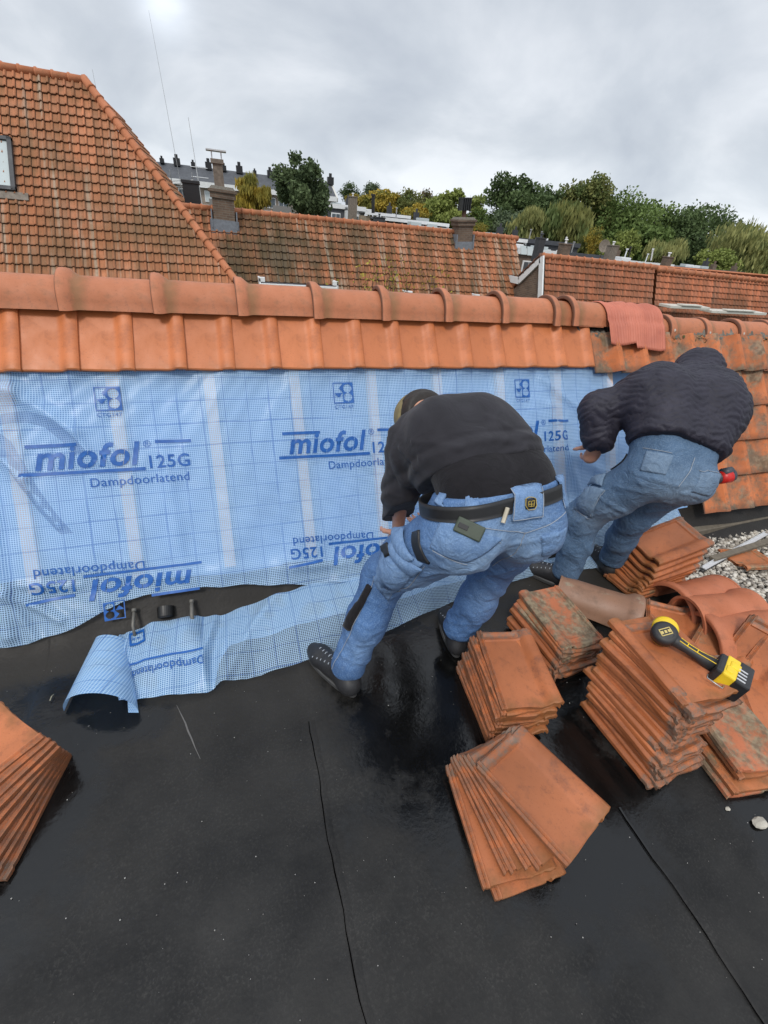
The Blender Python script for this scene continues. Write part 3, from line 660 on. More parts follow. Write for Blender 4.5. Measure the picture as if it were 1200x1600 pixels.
def stp(u, v):
    u = np.asarray(u, float); v = np.asarray(v, float)
    T = np.stack([np.interp(u, par, Tp[:, k]) for k in range(3)], -1); B = np.stack([np.interp(u, par, Bp[:, k]) for k in range(3)], -1)
    P = T * (1 - v)[..., None] + B * v[..., None]
    w_ = np.sin(v * PI) * .022 + .010 * np.sin(u * 40 + v * 2) * (.4 + v) + .006 * np.sin(u * 95 + v * 5) + .028 * np.exp(-((u - .21 - .03 * v) / .022) ** 2) * np.sin(PI * v) ** .5 + .018 * np.exp(-((u - .30 + .10 * v) / .02) ** 2) + .014 * np.exp(-((u - .42 + .1 * v) / .015) ** 2)
    P[..., 2] = np.maximum(P[..., 2] + w_, .012 + .85 * np.maximum(0, P[..., 1] - 1.52)); P[..., 1] -= .3 * w_
    return P
for nm, (va, vb), mt, ua, ub in (('mesh_sheet', (0, 1), M['scrim_loose'], 0, 1),):
    U, Vv = np.meshgrid(np.linspace(ua, ub, nu), np.linspace(va, vb, nv), indexing='ij'); P = stp(U, Vv)
    UVs = np.stack([P[..., 0] * 1.0, P[..., 1] + P[..., 2] * .4], -1)
    # opaque printed part and clear selvedge
    split = lambda u: .55 if u > .33 else (1.0 if u < .26 else 1.0 - .45 * (u - .26) / .07)
    Fo, Fc = [], []
    for i in range(nu - 1):
        for j in range(nv - 1):
            q = (i * nv + j, (i + 1) * nv + j, (i + 1) * nv + j + 1, i * nv + j + 1)
            (Fo if (j + .5) / nv < split(i / nu) else Fc).append(q)
    mesh('mesh_sheet', P.reshape(-1, 3), Fo, mt, strip, uv=UVs.reshape(-1, 2), world=True)
    mesh('clear_edge', P.reshape(-1, 3), Fc, M['scrim_clear'], strip, uv=UVs.reshape(-1, 2), world=True)
fns = lambda X, t: stp(X, t) + np.array([0, -.002, .004]) - np.array([0, 1.4, 0])
def sprint(P, F): conform(P, F, 'printed_lettering', strip, M['print'], fns, .02)
P, F = T_dmp; Q = place(P, .085, .235, .62, h=.10, rot=True); sprint(Q, F)
P, F = rect(.08, .24, .52, .545); sprint(P, F)
def fl(u0, u1, v0, v1):
    for a in ((u0, u1, v0, v0 + .04), (u0, u1, v1 - .04, v1), (u0, u0 + .005, v0, v1), (u1 - .005, u1, v0, v1), (u0 + .008, u0 + .015, v0 + .1, v1 - .1), (u0 + .02, u0 + .027, v0 + .1, v1 - .1)): sprint(*rect(*a))
fl(.085, .128, .04, .26)
# rolled over end: a cone of sheet
nu2, nv2 = 80, 60; V = np.zeros((nu2, nv2, 3)); UV2 = np.zeros((nu2, nv2, 2))
top0, top1 = np.array([-.690, 1.548, .02]), np.array([-.555, 1.50, .02]); bot0, bot1 = np.array([-.735, 1.225, .012]), np.array([-.475, 1.150, .012])
for i in range(nu2):
    for j in range(nv2):
        u, v = i / (nu2 - 1), j / (nv2 - 1); a = -.25 + 1.18 * u
        A_ = top0 * (1 - v) + bot0 * v; B_ = top1 * (1 - v) + bot1 * v; c = (A_ + B_) / 2; h = (B_ - A_) / 2; L_ = np.linalg.norm(h)
        ang = PI * (1 - u * 1.25) if u > .0 else PI
        p = c + h * math.cos(ang) + np.array([0, 0, 1]) * L_ * (.62 + .1 * v) * max(-.15, math.sin(ang)) 
        p[2] = max(.008, p[2] + .02 * v * math.sin(PI * u)); V[i, j] = p; UV2[i, j] = (u * (.14 + .2 * v), v * .4)
mesh('rolled_end', V.reshape(-1, 3), grid_faces(nu2, nv2), scrimmat('rolled_blue_membrane', .10, dirty=.3), strip, uv=UV2.reshape(-1, 2), world=True)

# pipe stubs, drain hole in the upstand
for k, (px, py) in enumerate(((212, 968), (300, 955))):
    X = (-.53, -.292)[k]; m = MB(); m.tube([(X, 1.60, .105), (X, 1.535, .085), (X, 1.51, .02)], .0065 + .002 * k, 12); m.tube([(X, 1.612, .112), (X, 1.60, .105)], .010, 12)
    o = m.build('pipe_stub', simple('dull_zinc_%d' % k, (.16, .15, .13), .6, metal=.2), smooth=True); tag(o, ('thin grey metal stub on the black upstand left of the drain hole', 'short grey metal stub on the black upstand right of the drain hole')[k], 'pipe', 'metal stubs on the upstand')
m = MB(); m.tube([(-.405, 1.612, .090), (-.405, 1.575, .066), (-.405, 1.573, .064), (-.405, 1.574, .065), (-.405, 1.598, .080)], [.036, .034, .030, .026, .022], 28)
o = m.build('drain_outlet', simple('drain_black', (.006, .006, .006), .5), smooth=False); tag(o, 'small round black drain outlet in the upstand between the metal stubs', 'drain')
# ------------------------------------------------------------------ loose tiles, stack by stack
VAR = [tile_mesh('roof_tile', M['tile_stack'], 10 + s, chip=.9) for s in range(5)]
VDIRT = [tile_mesh('roof_tile', M['tile_dirty'], 30 + s, chip=1.) for s in range(2)]
VMOSS = [tile_mesh('roof_tile', M['tile_mossy'], 40 + s, chip=1.3) for s in range(2)]
ORD = ['topmost', 'second', 'third', 'fourth', 'fifth', 'sixth', 'seventh', 'eighth', 'ninth', 'tenth', 'eleventh', 'twelfth', 'thirteenth', 'fourteenth', 'fifteenth', 'sixteenth', 'seventeenth', 'eighteenth', 'nineteenth', 'twentieth', 'twenty-first']
def stack(poses, n, where, group, jit=(.006, .006, 2.0), flip=(), mats=None, seed=0, toplabel=None, special=None):
    """poses: key poses bottom..top as (x, y, z, heading, pitch, roll) in metres / degrees"""
    r = random.Random(seed); ks = np.linspace(0, 1, len(poses)); P = np.array(poses, float)
    for i in range(n):
        s = i / (n - 1); p = [np.interp(s, ks, P[:, k]) for k in range(6)]
        last = i in (0, n - 1)
        dx, dy, da = (0, 0, 0) if last else (r.gauss(0, jit[0]), r.gauss(0, jit[1]), r.gauss(0, jit[2]))
        a = p[3] + da + (180 if i in flip else 0)
        me = (mats or {}).get(n - 1 - i) or VAR[r.randrange(5)]
        k = n - 1 - i; lab = ('%s clay tile from the top of the %s' % (ORD[k], where)) if k else (toplabel or 'topmost clay tile on the %s' % where)
        if i == 0: lab = 'bottom clay tile of the %s, lying on the roof' % where
        tx, ty = (0, 0) if i == 0 else (r.gauss(0, .9), r.gauss(0, 1.1))
        o = obj('roof_tile', me, (p[0] + dx, p[1] + dy, p[2] + (0 if last else r.uniform(-.0015, .0015))), (rad(p[4] + tx), rad(p[5] + ty), rad(a)), label=lab, category='roof tile', group=group)
G = 'salvaged clay tiles stacked on the flat roof'
# front fanned stack
stack([(.690, .432, .016, -3, 0, 0), (.672, .455, .034, -7, 0, 0), (.715, .480, .060, 1, 0, -2), (.722, .480, .080, 3, 0, -2), (.755, .475, .104, 9, -1, -2), (.770, .470, .124, 12, -1, -2), (.800, .450, .152, 19.5, -4, -2)], 7, 'fanned stack nearest the camera', G, (.004, .004, 1.), seed=3,
      toplabel='clean orange tile turned askew on top of the fanned stack nearest the camera')
# stack behind it
stack([(.905, .838, .016, -5, 0, 0), (.922, .845, .10, -9, 1, -1), (.955, .850, .195, -12, 2, -1)], 11, 'middle stack left of the tall one', G, (.007, .008, 1.6), seed=5,
      toplabel='flat orange tile with dirty head on top of the middle stack left of the tall one')
# dark topped stack behind the feet
stack([(1.30, 1.03, .016, 186, 0, 0), (1.31, 1.04, .10, 184, -1, 0), (1.335, 1.06, .165, 181, -2, 0)], 9, 'dark topped stack behind the tall one', G, (.006, .008, 1.8), mats={0: VMOSS[0], 1: VDIRT[0], 2: VDIRT[1], 3: VMOSS[1]}, seed=8,
      toplabel='dark mossy tile with raised roll on top of the stack beside the worker in quilted jacket')
# the tall stack with the drill on it
stack([(1.365, .555, .016, 184, 0, 2), (1.372, .562, .11, 183, 0, 2), (1.385, .592, .20, 186, 0, 0), (1.395, .605, .30, 187, 0, -1), (1.40, .612, .352, 184, -1, -1), (1.408, .614, .400, 174, -1.5, -1.5)], 20, 'tall stack that carries the drill', G, (.010, .010, 2.2), flip=(19,), seed=11,
      toplabel='orange tile under the drill on top of the tall stack')
# stack by the gravel
stack([(2.13, 1.285, .03, -82, 0, 0), (2.15, 1.285, .08, -86, 3, 2), (2.175, 1.285, .15, -88, 9, 6), (2.20, 1.292, .300, -88.5, 15, 9)], 11, 'leaning stack beside the gravel', G, (.006, .006, 1.5), mats={9: VDIRT[0], 8: VDIRT[1]}, seed=13,
      toplabel='ribbed orange tile on top of the leaning stack beside the gravel')
# stack at the left edge of the picture
stack([(-.825, .900, .016, 167, 0, 0), (-.835, .905, .06, 160, 0, 0), (-.85, .92, .105, 150, 0, 0), (-.875, .945, .145, 141, 0, 0), (-.900, .975, .180, 136, 0, 0)], 9, 'fanned stack at the left edge', G, (.003, .003, 1.), seed=17,
      toplabel='scratched orange tile on top of the fanned stack at the left edge')
# mossy pile right of the tall stack
stack([(1.665, .425, .016, -8, 0, 0), (1.68, .435, .045, -5, 0, 0), (1.70, .445, .075, -10, 0, 0), (1.715, .455, .10, -12, 0, 0)], 4, 'lichen spotted pile right of the tall stack', G, (.006, .006, 2), mats={0: VMOSS[1], 1: VDIRT[1], 2: VDIRT[0], 3: VMOSS[0]}, seed=19,
      toplabel='lichen spotted red tile on top of the pile right of the tall stack')
# loose leaning tiles and pieces
LO = [((1.80, .60, .10), (8, 14, -28), VAR[0], 'smooth orange tile leaning between the tall stack and the lichen spotted pile'),
      ((1.99, .72, .10), (20, 8, -60), VDIRT[0], 'dirty tile lying under the broken ridge caps on the right'),
      ((2.10, .64, .13), (62, 10, -52), VAR[1], 'tile standing on edge in the heap at the right edge'),
      ((2.15, .58, .11), (58, 14, -48), VAR[2], 'second tile standing on edge in the heap, nearer the camera'),
      ((2.05, .50, .05), (4, 3, -34), VAR[3], 'flat tile at the bottom of the heap at the right edge'),
      ((1.93, .90, .07), (10, -6, -40), VAR[4], 'tile half hidden beneath the large red ridge caps')]
for loc, rot, me, lab in LO: obj('roof_tile', me, loc, tuple(rad(k) for k in rot), label=lab, category='roof tile', group='loose tiles in the heap on the right')
# ridge caps lying about
def ridge_obj(p0, p1, r, rc, mat, lab, roll=0, seed=0, taper=.0, z=.0, lipw=.06):
    p0, p1 = np.array(p0), np.array(p1); d = p1 - p0; L = np.linalg.norm(d); me = ridge_mesh('ridge_tile', L, r, rc, mat, a0=-92, a1=92, seed=seed, taper=taper, lipw=lipw)
    yaw = math.atan2(d[1], d[0]); pit = -math.asin(d[2] / L)
    return obj('ridge_tile', me, p0, (rad(roll), pit, yaw), label=lab, category='ridge tile', group='ridge tiles lying behind the tall stack')
ridge_obj((1.845, 1.035, .028), (1.56, 1.325, .022), .112, .136, M['ridge_grey'], 'greyish worn ridge tile with a mossy end lying beside the dark topped stack', 0, 1, .012)
ridge_obj((2.03, 1.03, .05), (2.42, 1.02, .035), .135, .160, M['ridge_red'], 'wide smooth red ridge tile lying by the gravel, collar to the left', -8, 2, -.02)
ridge_obj((2.36, .86, .12), (2.02, .93, .10), .118, .140, M['ridge_red'], 'red ridge tile half on top of the wide one, at the right edge', 10, 3)
ridge_obj((2.02, .82, .07), (2.42, .70, .15), .12, .142, M['ridge_red'], 'tilted red ridge tile resting on the heap at the right edge', -14, 4, -.01)

# ------------------------------------------------------------------ gravel with sticks and a broken tile on it
def pebble_field(name, region, n, s0, s1, zf, seed, cols, kind=None):
    r = np.random.default_rng(seed)
    bm = bmesh.new(); bmesh.ops.create_icosphere(bm, subdivisions=1, radius=1); B = np.array([v.co[:] for v in bm.verts]); BF = np.array([[v.index for v in f.verts] for f in bm.faces]); bm.free()
    V = []; F = []; A = []; k = 0
    while k < n:
        x, y = r.uniform(region[0], region[1]), r.uniform(region[2], region[3])
        if not region[4](x, y): continue
        s = r.uniform(s0, s1) ; sc = np.array([s * r.uniform(.8, 1.5), s, s * r.uniform(.45, .8)]); P = B * sc * (1 + r.normal(0, .10, (len(B), 1)))
        a = r.uniform(0, 6.28); b = r.normal(0, .35); P = P @ np.array([[math.cos(a), math.sin(a), 0], [-math.sin(a), math.cos(a), 0], [0, 0, 1]]) @ np.array([[1, 0, 0], [0, math.cos(b), math.sin(b)], [0, -math.sin(b), math.cos(b)]])
        F.append(BF + len(V) * len(B)); V.append(P + [x, y, zf(x, y) + s * .35 + r.uniform(0, s * .6)]); A += [r.random()] * len(B); k += 1
    t = MT(name + '_stone'); rr = t.attr('rnd').outputs['Fac']; cr = t.n('ShaderNodeValToRGB'); t.l(rr, cr.inputs[0]); el = cr.color_ramp.elements
    el[0].color = cols[0] + (1,); el[1].color = cols[-1] + (1,)
    for i, c in enumerate(cols[1:-1]): q = el.new((i + 1) / (len(cols) - 1)); q.color = c + (1,)
    t.base(t.mix(t.ramp(t.noise(80, 3), .4, .7, 0, .4), cr.outputs[0], (.2, .19, .17))); t.rough(.55)
    o = mesh(name, np.concatenate(V), np.concatenate(F), t.m, attr=A); return o
o = pebble_field('gravel', (2.0, 4.2, .35, 1.62, lambda x, y: x > 2.32 - .55 * (y - 1.3) * (y < 1.3) + .5 * max(0, 1.1 - y) and y < 1.60), 11000, .007, .0165, lambda x, y: .0, 3, [(.05, .045, .04), (.20, .17, .14), (.45, .41, .35), (.70, .66, .58), (.26, .22, .17), (.55, .50, .42)])
o['kind'] = 'stuff'; o['label'] = 'pale rounded gravel spread over the flat roof beside the tile stacks'; o['category'] = 'gravel'
m = MB(); m.box((3.2, 1.60, .045), (1.3, .06, .05), M=np.array(Matrix.Rotation(rad(2), 3, 'Z'))); o = m.build('wooden_batten', M['wood_grey'], bevel=.006); tag(o, 'thick dark weathered batten along the foot of the old tiles', 'batten')
a, b = on(1098, 890, .03), on(1198, 832, .05); d = b - a
m = MB(); m.box((a + b) / 2, (np.linalg.norm(d), .028, .006), M=np.array(Matrix.Rotation(math.atan2(d[1], d[0]), 3, 'Z'))); m.box((a + b) / 2 + [0, .012, .006], (np.linalg.norm(d), .004, .012), M=np.array(Matrix.Rotation(math.atan2(d[1], d[0]), 3, 'Z')))
o = m.build('metal_strip', M['alu']); tag(o, 'thin white metal strip lying across the gravel under the grey stick', 'metal strip')
a, b = on(1112, 874, .045), on(1225, 838, .05); d = b - a
m = MB(); m.box((a + b) / 2, (np.linalg.norm(d), .04, .022), M=np.array(Matrix.Rotation(math.atan2(d[1], d[0]), 3, 'Z'))); o = m.build('wooden_stick', M['wood_grey'], bevel=.003); tag(o, 'grey wooden stick lying slanted on the gravel', 'stick')
m = MB(); a, b = on(1095, 893, .02), on(1130, 875, .02); m.tube([a, (a + b) / 2 + [0, 0, .004], b], .012, 8); o = m.build('black_pipe', M['rubber'], smooth=True); tag(o, 'short black pipe end beside the leaning tile stack on the gravel', 'pipe')
# broken tile
bt = tile_mesh('broken_tile', M['tile_dirty'], 77, chip=2.2, L=.27); o = obj('broken_tile', bt, (3.02, 1.27, .035), (rad(3), rad(-5), rad(-104)), label='broken red tile piece lying flat on the gravel', category='broken tile')
# crumbs of mortar on the black roof
for x, y, s, lab in ((1.565, .178, .022, 'pale lump of mortar at the right edge of the black roof'), (1.50, .245, .008, 'tiny white mortar crumb beside the pale lump')):
    bm = bmesh.new(); bmesh.ops.create_icosphere(bm, subdivisions=2, radius=s); 
    for v in bm.verts: v.co = Vector((v.co.x * 1.3, v.co.y * .8, v.co.z * .5)) * random.uniform(.85, 1.15)
    me = D.meshes.new('mortar_lump'); bm.to_mesh(me); bm.free(); me.materials.append(simple('pale_mortar', (.5, .47, .4), .9, var=.4)); obj('mortar_lump', me, (x, y, s * .4), label=lab, category='mortar lump')
V = []; F = []; A = []; r = np.random.default_rng(12)
for k in range(420):
    x, y = r.uniform(-1, 2.1), r.uniform(-.1, 1.45); s = abs(r.normal(0, .0008)) + .0005; n0 = len(V)
    V += [(x - s, y, .0065), (x, y - s * r.uniform(.5, 1.6), .0065), (x + s, y, .0065), (x, y + s, .0065), (x, y, .0065 + s)]; F += [(n0, n0 + 1, n0 + 4), (n0 + 1, n0 + 2, n0 + 4), (n0 + 2, n0 + 3, n0 + 4), (n0 + 3, n0, n0 + 4)]; A += [r.random()] * 5
t = MT('grit'); t.base(t.mix(t.attr('rnd').outputs['Fac'], (.10, .09, .08), (.5, .49, .46))); t.rough(.9)
o = mesh('grit', V, F, t.m, attr=A, smooth=False); tag(o, 'scattered pale grit and crumbs over the black roofing', 'grit', kind='stuff')
# lime green lichen clots? none; dry twig and leaf bits by the rolled sheet
for (px, py), (qx, qy), lab in (((38, 1018), (62, 1028), 'dry pale twig on the black roof left of the rolled sheet'), ((78, 1095), (84, 1085), 'small white leaf scrap beside the rolled sheet')):
    a, b = on(px, py, .012), on(qx, qy, .012); m = MB(); m.tube([a, (a * .6 + b * .4) + [0, .006, .004], b], [.002, .0015, .001], 5); o = m.build('dry_twig', simple('dry_twig', (.45, .42, .3), .9)); tag(o, lab, 'twig')
# scuff mark: lighter scratch on the roof left of the first worker is in the roofing itself

# ------------------------------------------------------------------ cordless drill on the tall stack
def drill():
    c = on(1038, 992, .445)
    root = empty('cordless_drill', (0, 0, 0), label='yellow and black cordless drill lying on the tall tile stack', cat='drill')
    head = on(1038, 990, .455); hand0 = on(1050, 998, .45); hand1 = on(1108, 1036, .435); bat = on(1132, 1052, .44)
    ax = unit(hand1 - hand0); up = np.array([0, 0, 1.]); side = unit(np.cross(up, ax)); up2 = np.cross(ax, side)
    mo = unit(side * .86 + up * .05 + ax * .2); back = unit(up * 1.0 - side * .35) 
    # motor housing: its round rear cap faces the sky and the camera
    A4 = np.array([.030, .022, .004]); m = MB(); e = unit(up * .82 - side * .5)
    m.tube([head - e * .02, head + e * .012, head + e * .020, head + e * .024], [.043, .043, .039, .030], 28); m.build('rear_cap', M['rubber'], root, smooth=True, bevel=0)
    m = MB(); m.tube([head - e * .03 + A4, head - e * .008 + A4, head + e * .006 + A4], [.043, .044, .036], 24); m.tube([head - e * .03, head - e * .02], [.040, .043], 24); m.build('motor_housing', M['yellow'], root, smooth=True)
    # gold label frame with dark centre on the cap, two marks beside
    ee = e; f1 = unit(ax - ax.dot(ee) * ee); f1 = unit(f1 * .55 + np.cross(ee, f1) * .83); f2 = np.cross(ee, f1); pc = head + ee * .0248
    m = MB()
    for s in (-1, 1): m.box(pc + f1 * s * .018, (.003, .026, .002), M=np.array([f1, f2, ee]).T); m.box(pc + f2 * s * .0115, (.038, .003, .002), M=np.array([f1, f2, ee]).T)
    for q in (-.006, 0, .006): m.box(pc + f1 * q * 2.0, (.008, .010, .0015), M=np.array([f1, f2, ee]).T)
    m.build('badge', simple('gold_badge', (.62, .48, .16), .4), root)
    # handle
    P = [hand0 - ax * .005, hand0 + ax * .02, hand0 + ax * .055, hand0 + ax * .09, hand1 + ax * .015]
    m = MB(); m.tube(P, [.030, .021, .018, .019, .028], 16); m.build('handle', M['rubber'], root, smooth=True)
    m = MB()
    for s in (-.5, .45): m.tube([p + up2 * rr * .9 + side * rr * s for p, rr in zip(P[1:], (.021, .018, .019, .026))], .0016, 6)
    for q in (1.4, 2.3): p = P[0] + (P[-1] - P[0]) * q / 4; m.tube([p + up2 * .017 - side * .012, p + up2 * .0205, p + up2 * .017 + side * .012], .0015, 6)
    m.build('grip_piping', M['yellow'], root)
    m = MB(); m.box(P[2] + side * .024 - ax * .02, (.02, .016, .012), M=np.array([ax, side, up2]).T); m.build('trigger', M['rubber'], root, bevel=.003)
    # battery
    B = np.array([ax, side, up2]).T; b0 = hand1 + ax * .038
    m = MB(); m.box(b0 - ax * .008, (.034, .100, .074), M=B); m.build('battery_seat', M['rubber'], root, bevel=.008)
    m = MB(); m.box(b0 + ax * .016, (.044, .108, .080), M=B); m.box(b0 + ax * .022 + side * .012 + up2 * .034, (.034, .035, .02), M=B); m.box(b0 + ax * .010 - side * .02 + up2 * .037, (.024, .035, .014), M=B); m.build('battery_top', M['yellow'], root, bevel=.006)
    m = MB(); m.box(b0 + ax * .054, (.046, .115, .084), M=B); m.build('battery', M['black_plastic'], root, bevel=.007)
    m = MB()
    for q in range(4): m.box(b0 + ax * (.045) + up2 * .043 - side * (.044 - .017 * q), (.026, .005, .004), M=B)
    m.build('battery_vents', M['alu'], root, bevel=.001)
    m = MB(); hk = b0 - side * .06; m.tube([hk - ax * .03, hk - ax * .028 - side * .016, hk + ax * .02 - side * .018, hk + ax * .022], .0022, 8); m.build('belt_hook', M['steel'], root, smooth=True)
    m = MB(); m.tube([head - e * .02 + side * .02, head + side * .06 - e * .02], [.028, .014], 20); m.build('chuck', M['dark'], root, smooth=True)
drill()
# ------------------------------------------------------------------ neighbouring roofs
GZ = -6.5
def hollow(m, x0, x1, y0, y1, z0, z1): m.box(((x0 + x1) / 2, (y0 + y1) / 2, (z0 + z1) / 2), (x1 - x0, y1 - y0, z1 - z0))
# big hipped roof on the left
hip = empty('hipped_house', (-9, 20, GZ), label='house with tall hipped orange tile roof and skylight at the left edge', cat='house')
YR, ZR, XR = 20.5, 4.62, -3.38; S1 = rad(52.2); dn = np.array([0, -math.cos(S1), -math.sin(S1)]); LEN = 7.2
fld = ([], [], [], [])
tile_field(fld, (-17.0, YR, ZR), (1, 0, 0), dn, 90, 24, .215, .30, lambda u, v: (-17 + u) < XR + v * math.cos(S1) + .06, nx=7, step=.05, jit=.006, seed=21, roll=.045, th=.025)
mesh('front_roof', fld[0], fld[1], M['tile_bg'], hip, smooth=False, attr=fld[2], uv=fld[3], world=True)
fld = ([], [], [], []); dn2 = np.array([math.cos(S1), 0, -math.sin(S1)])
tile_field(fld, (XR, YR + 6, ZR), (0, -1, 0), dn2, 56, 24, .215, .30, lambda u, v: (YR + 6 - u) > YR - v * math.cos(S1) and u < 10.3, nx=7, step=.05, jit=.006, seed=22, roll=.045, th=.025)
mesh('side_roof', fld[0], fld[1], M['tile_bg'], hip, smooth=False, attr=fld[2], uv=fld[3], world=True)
def under(name, par, o0, o1, o2, o3):
    mesh(name, [o0, o1, o2, o3], [(0, 1, 2, 3)], M['brick'], par, smooth=False, world=True)
nn = np.array([0, math.sin(S1), -math.cos(S1)]) * .05; a0 = np.array([-17, YR, ZR]) + nn; a1 = np.array([XR - .1, YR, ZR]) + nn
under('roof_boarding', hip, a0, a1, a1 + dn * LEN + [LEN * math.cos(S1), 0, 0], a0 + dn * LEN)
m = MB(); small_ridge([(-17, YR, ZR + .02), (XR, YR, ZR + .02)], .11, m, .42); m.build('ridge_tiles', M['ridge_bg'], hip, smooth=True, world=True)
m = MB(); hb = np.array([XR + 6.5 * math.cos(S1), YR - 6.5 * math.cos(S1), ZR - 6.5 * math.sin(S1)]); small_ridge([hb + [0, 0, .03], (XR, YR, ZR + .06)], .12, m, .36); m.build('hip_tiles', M['ridge_bg'], hip, smooth=True, world=True)
m = MB(); hollow(m, -17, XR + 4.0, YR - 3.6, YR + 7, GZ, ZR - 6.0); m.build('wall', M['brick'], hip, world=True)
def on_slope(px, py, Y0, Z0, s):
    n = np.array([0, -math.sin(s), math.cos(s)]); d = ray(px, py); return CAM + d * ((np.array([0, Y0, Z0]) - CAM).dot(n) / d.dot(n))
n1_ = np.array([0, -math.sin(S1), math.cos(S1)])
p = [on_slope(*q, YR, ZR, S1) for q in ((-60, 212), (17, 222), (22, 299), (-60, 292))]
c = sum(p) / 4; c[0] = p[1][0] - .62; F3 = np.array([[1, 0, 0], -dn, n1_]).T; hh = np.linalg.norm(p[1] - p[2])
m = MB()
for s in (-1, 1): m.box(c + np.array([.62 * s, 0, 0]) + n1_ * .07, (.11, hh + .1, .14), M=F3); m.box(c - dn * s * hh / 2 + n1_ * .07, (1.35, .11, .14), M=F3)
sk_ = m.build('skylight', M['dark'], hip, world=True)
m = MB(); m.box(c + n1_ * .075, (1.14, hh - .1, .02), M=F3); g_ = m.build('pane', M['skyglass'], None); g_.parent = sk_; g_.location = -Vector(hip.location)
m = MB(); m.box(c + dn * (hh / 2 + .18) + n1_ * .06 + [.1, 0, 0], (1.7, .22, .03), M=F3); m.build('lead_apron', M['concrete'], hip, world=True)

# long lower roof behind, with two chimneys and box dormers
row = empty('terrace_house', (5, 19, GZ), label='long terrace house with dark weathered tile roof and pale streaks, in the middle distance', cat='house')
YR2, ZR2 = 19.0, 1.66; S2 = rad(50); dn = np.array([0, -math.cos(S2), -math.sin(S2)]); XE = at(808, 374, YR2)[0]
fld = ([], [], [], []); 
tile_field(fld, (-3.4, YR2, ZR2), (1, 0, 0), dn, int((XE + 3.4) / .23), 13, .23, .285, None, nx=7, step=.045, jit=.007, seed=31, roll=.045, th=.025)
mesh('front_roof', fld[0], fld[1], M['tile_bg2'], row, smooth=False, attr=fld[2], uv=fld[3], world=True)
m = MB(); m.box((4.4, YR2 + 2, ZR2 - 2.42), (XE + 3.4, 6.2, .06), M=np.array(Matrix.Rotation(-S2, 3, 'X'))); m.build('back_roof', M['ridge_bg'], row, world=True)
m = MB(); small_ridge([(-3.4, YR2, ZR2 + .0), (XE, YR2, ZR2 + .0)], .10, m, .33); m.build('ridge_tiles', M['ridge_bg'], row, smooth=True, world=True)
m = MB(); hollow(m, -3.4, XE - .1, YR2 - 2.2, YR2 + 4, GZ, ZR2 - 3.4); m.build('wall', M['brick'], row, world=True)
def chimney(x, y, zb, w0, d0, h, lab, cowl=False, parent=None):
    ch = empty('chimney', (x, y, zb), label=lab, cat='chimney'); ch_ = ch
    m = MB(); m.box((0, 0, h * .38), (w0 * .86, d0 * .86, h * .76)); m.build('stack', M['brick'], ch)
    m = MB(); m.box((0, 0, h * .82), (w0, d0, h * .14)); m.box((0, 0, h * .90), (w0 * 1.12, d0 * 1.12, h * .06)); m.build('crown', M['brick'], ch)
    m = MB(); m.box((0, 0, h * .96), (w0 * 1.05, d0 * 1.05, h * .08), taper=.8); m.build('mossy_cap', M['mortar'], ch)
    m = MB(); m.box((0, -d0 * .46, h * .12), (w0 * 1.15, .03, h * .34)); m.box((-w0 * .5, 0, h * .3), (.04, d0 * 1.05, h * .4)); m.box((w0 * .5, 0, h * .3), (.04, d0 * 1.05, h * .4)); m.build('lead_flashing', M['lead'], ch)
    return ch
def on_row(px, py): return on_slope(px, py, YR2, ZR2, S2)
def tilt(o, deg): o.rotation_euler[1] = rad(deg)
c1 = chimney(.28, 18.75, 1.0, .80, .66, 1.30, 'brick chimney with mossy cap and grey lead foot beside the hipped roof'); tilt(c1, 2)
c2 = chimney(9.48, 18.85, 1.05, .74, .7, 1.15, 'brick chimney with mossy cap and black metal cowl on the long weathered roof'); tilt(c2, -4)
m = MB(); m.tube([(0, 0, 1.1), (0, 0, 1.36)], .09, 12); m.build('flue_pipe', simple('rusty_flue', (.10, .05, .035), .8), c2)
m = MB()
for k in range(-2, 3): m.box((k * .085, -.0, 1.56), (.05, .34, .40))
m.box((0, 0, 1.76), (.46, .36, .04)); m.box((0, .16, 1.56), (.42, .03, .38)); m.build('cowl', M['black_plastic'], c2)
def dormer(px0, px1, py, lab, dep=1.3, hgt=.45):
    a = on_row(px0, py); b = on_row(px1, py + (px1 - px0) * .12); w = b[0] - a[0]; y = a[1] - .15; z = a[2] + .16
    r = empty('box_dormer', (a[0] + w / 2, y, z), label=lab, cat='dormer')
    m = MB(); m.box((0, -.25, -.13), (w, .06, .22)); 
    for s in (-1, 1): m.box((s * (w / 2 - .03), .35, -.02), (.06, 1.2, .30)); m.box((s * (w / 2 - .1), -.2, .09), (.2, .1, .14))
    m.build('white_fascia', M['white'], r, bevel=.01)
    m = MB(); m.box((0, .42, -.06), (w - .1, 1.3, .06)); m.build('flat_roof_top', M['slate'], r)
    m = MB(); m.box((0, -.18, -.9), (w - .08, .05, 1.3)); m.build('front_wall', M['white'], r)
    m = MB(); m.box((0, -.22, -.8), (w - .5, .04, .8)); m.build('window', M['glass'], r)
    return r
dormer(404, 526, 447, 'white edged flat dormer low on the weathered roof, left of the climbing plant')
dormer(630, 742, 467, 'white edged flat dormer low on the weathered roof, right of the climbing plant')
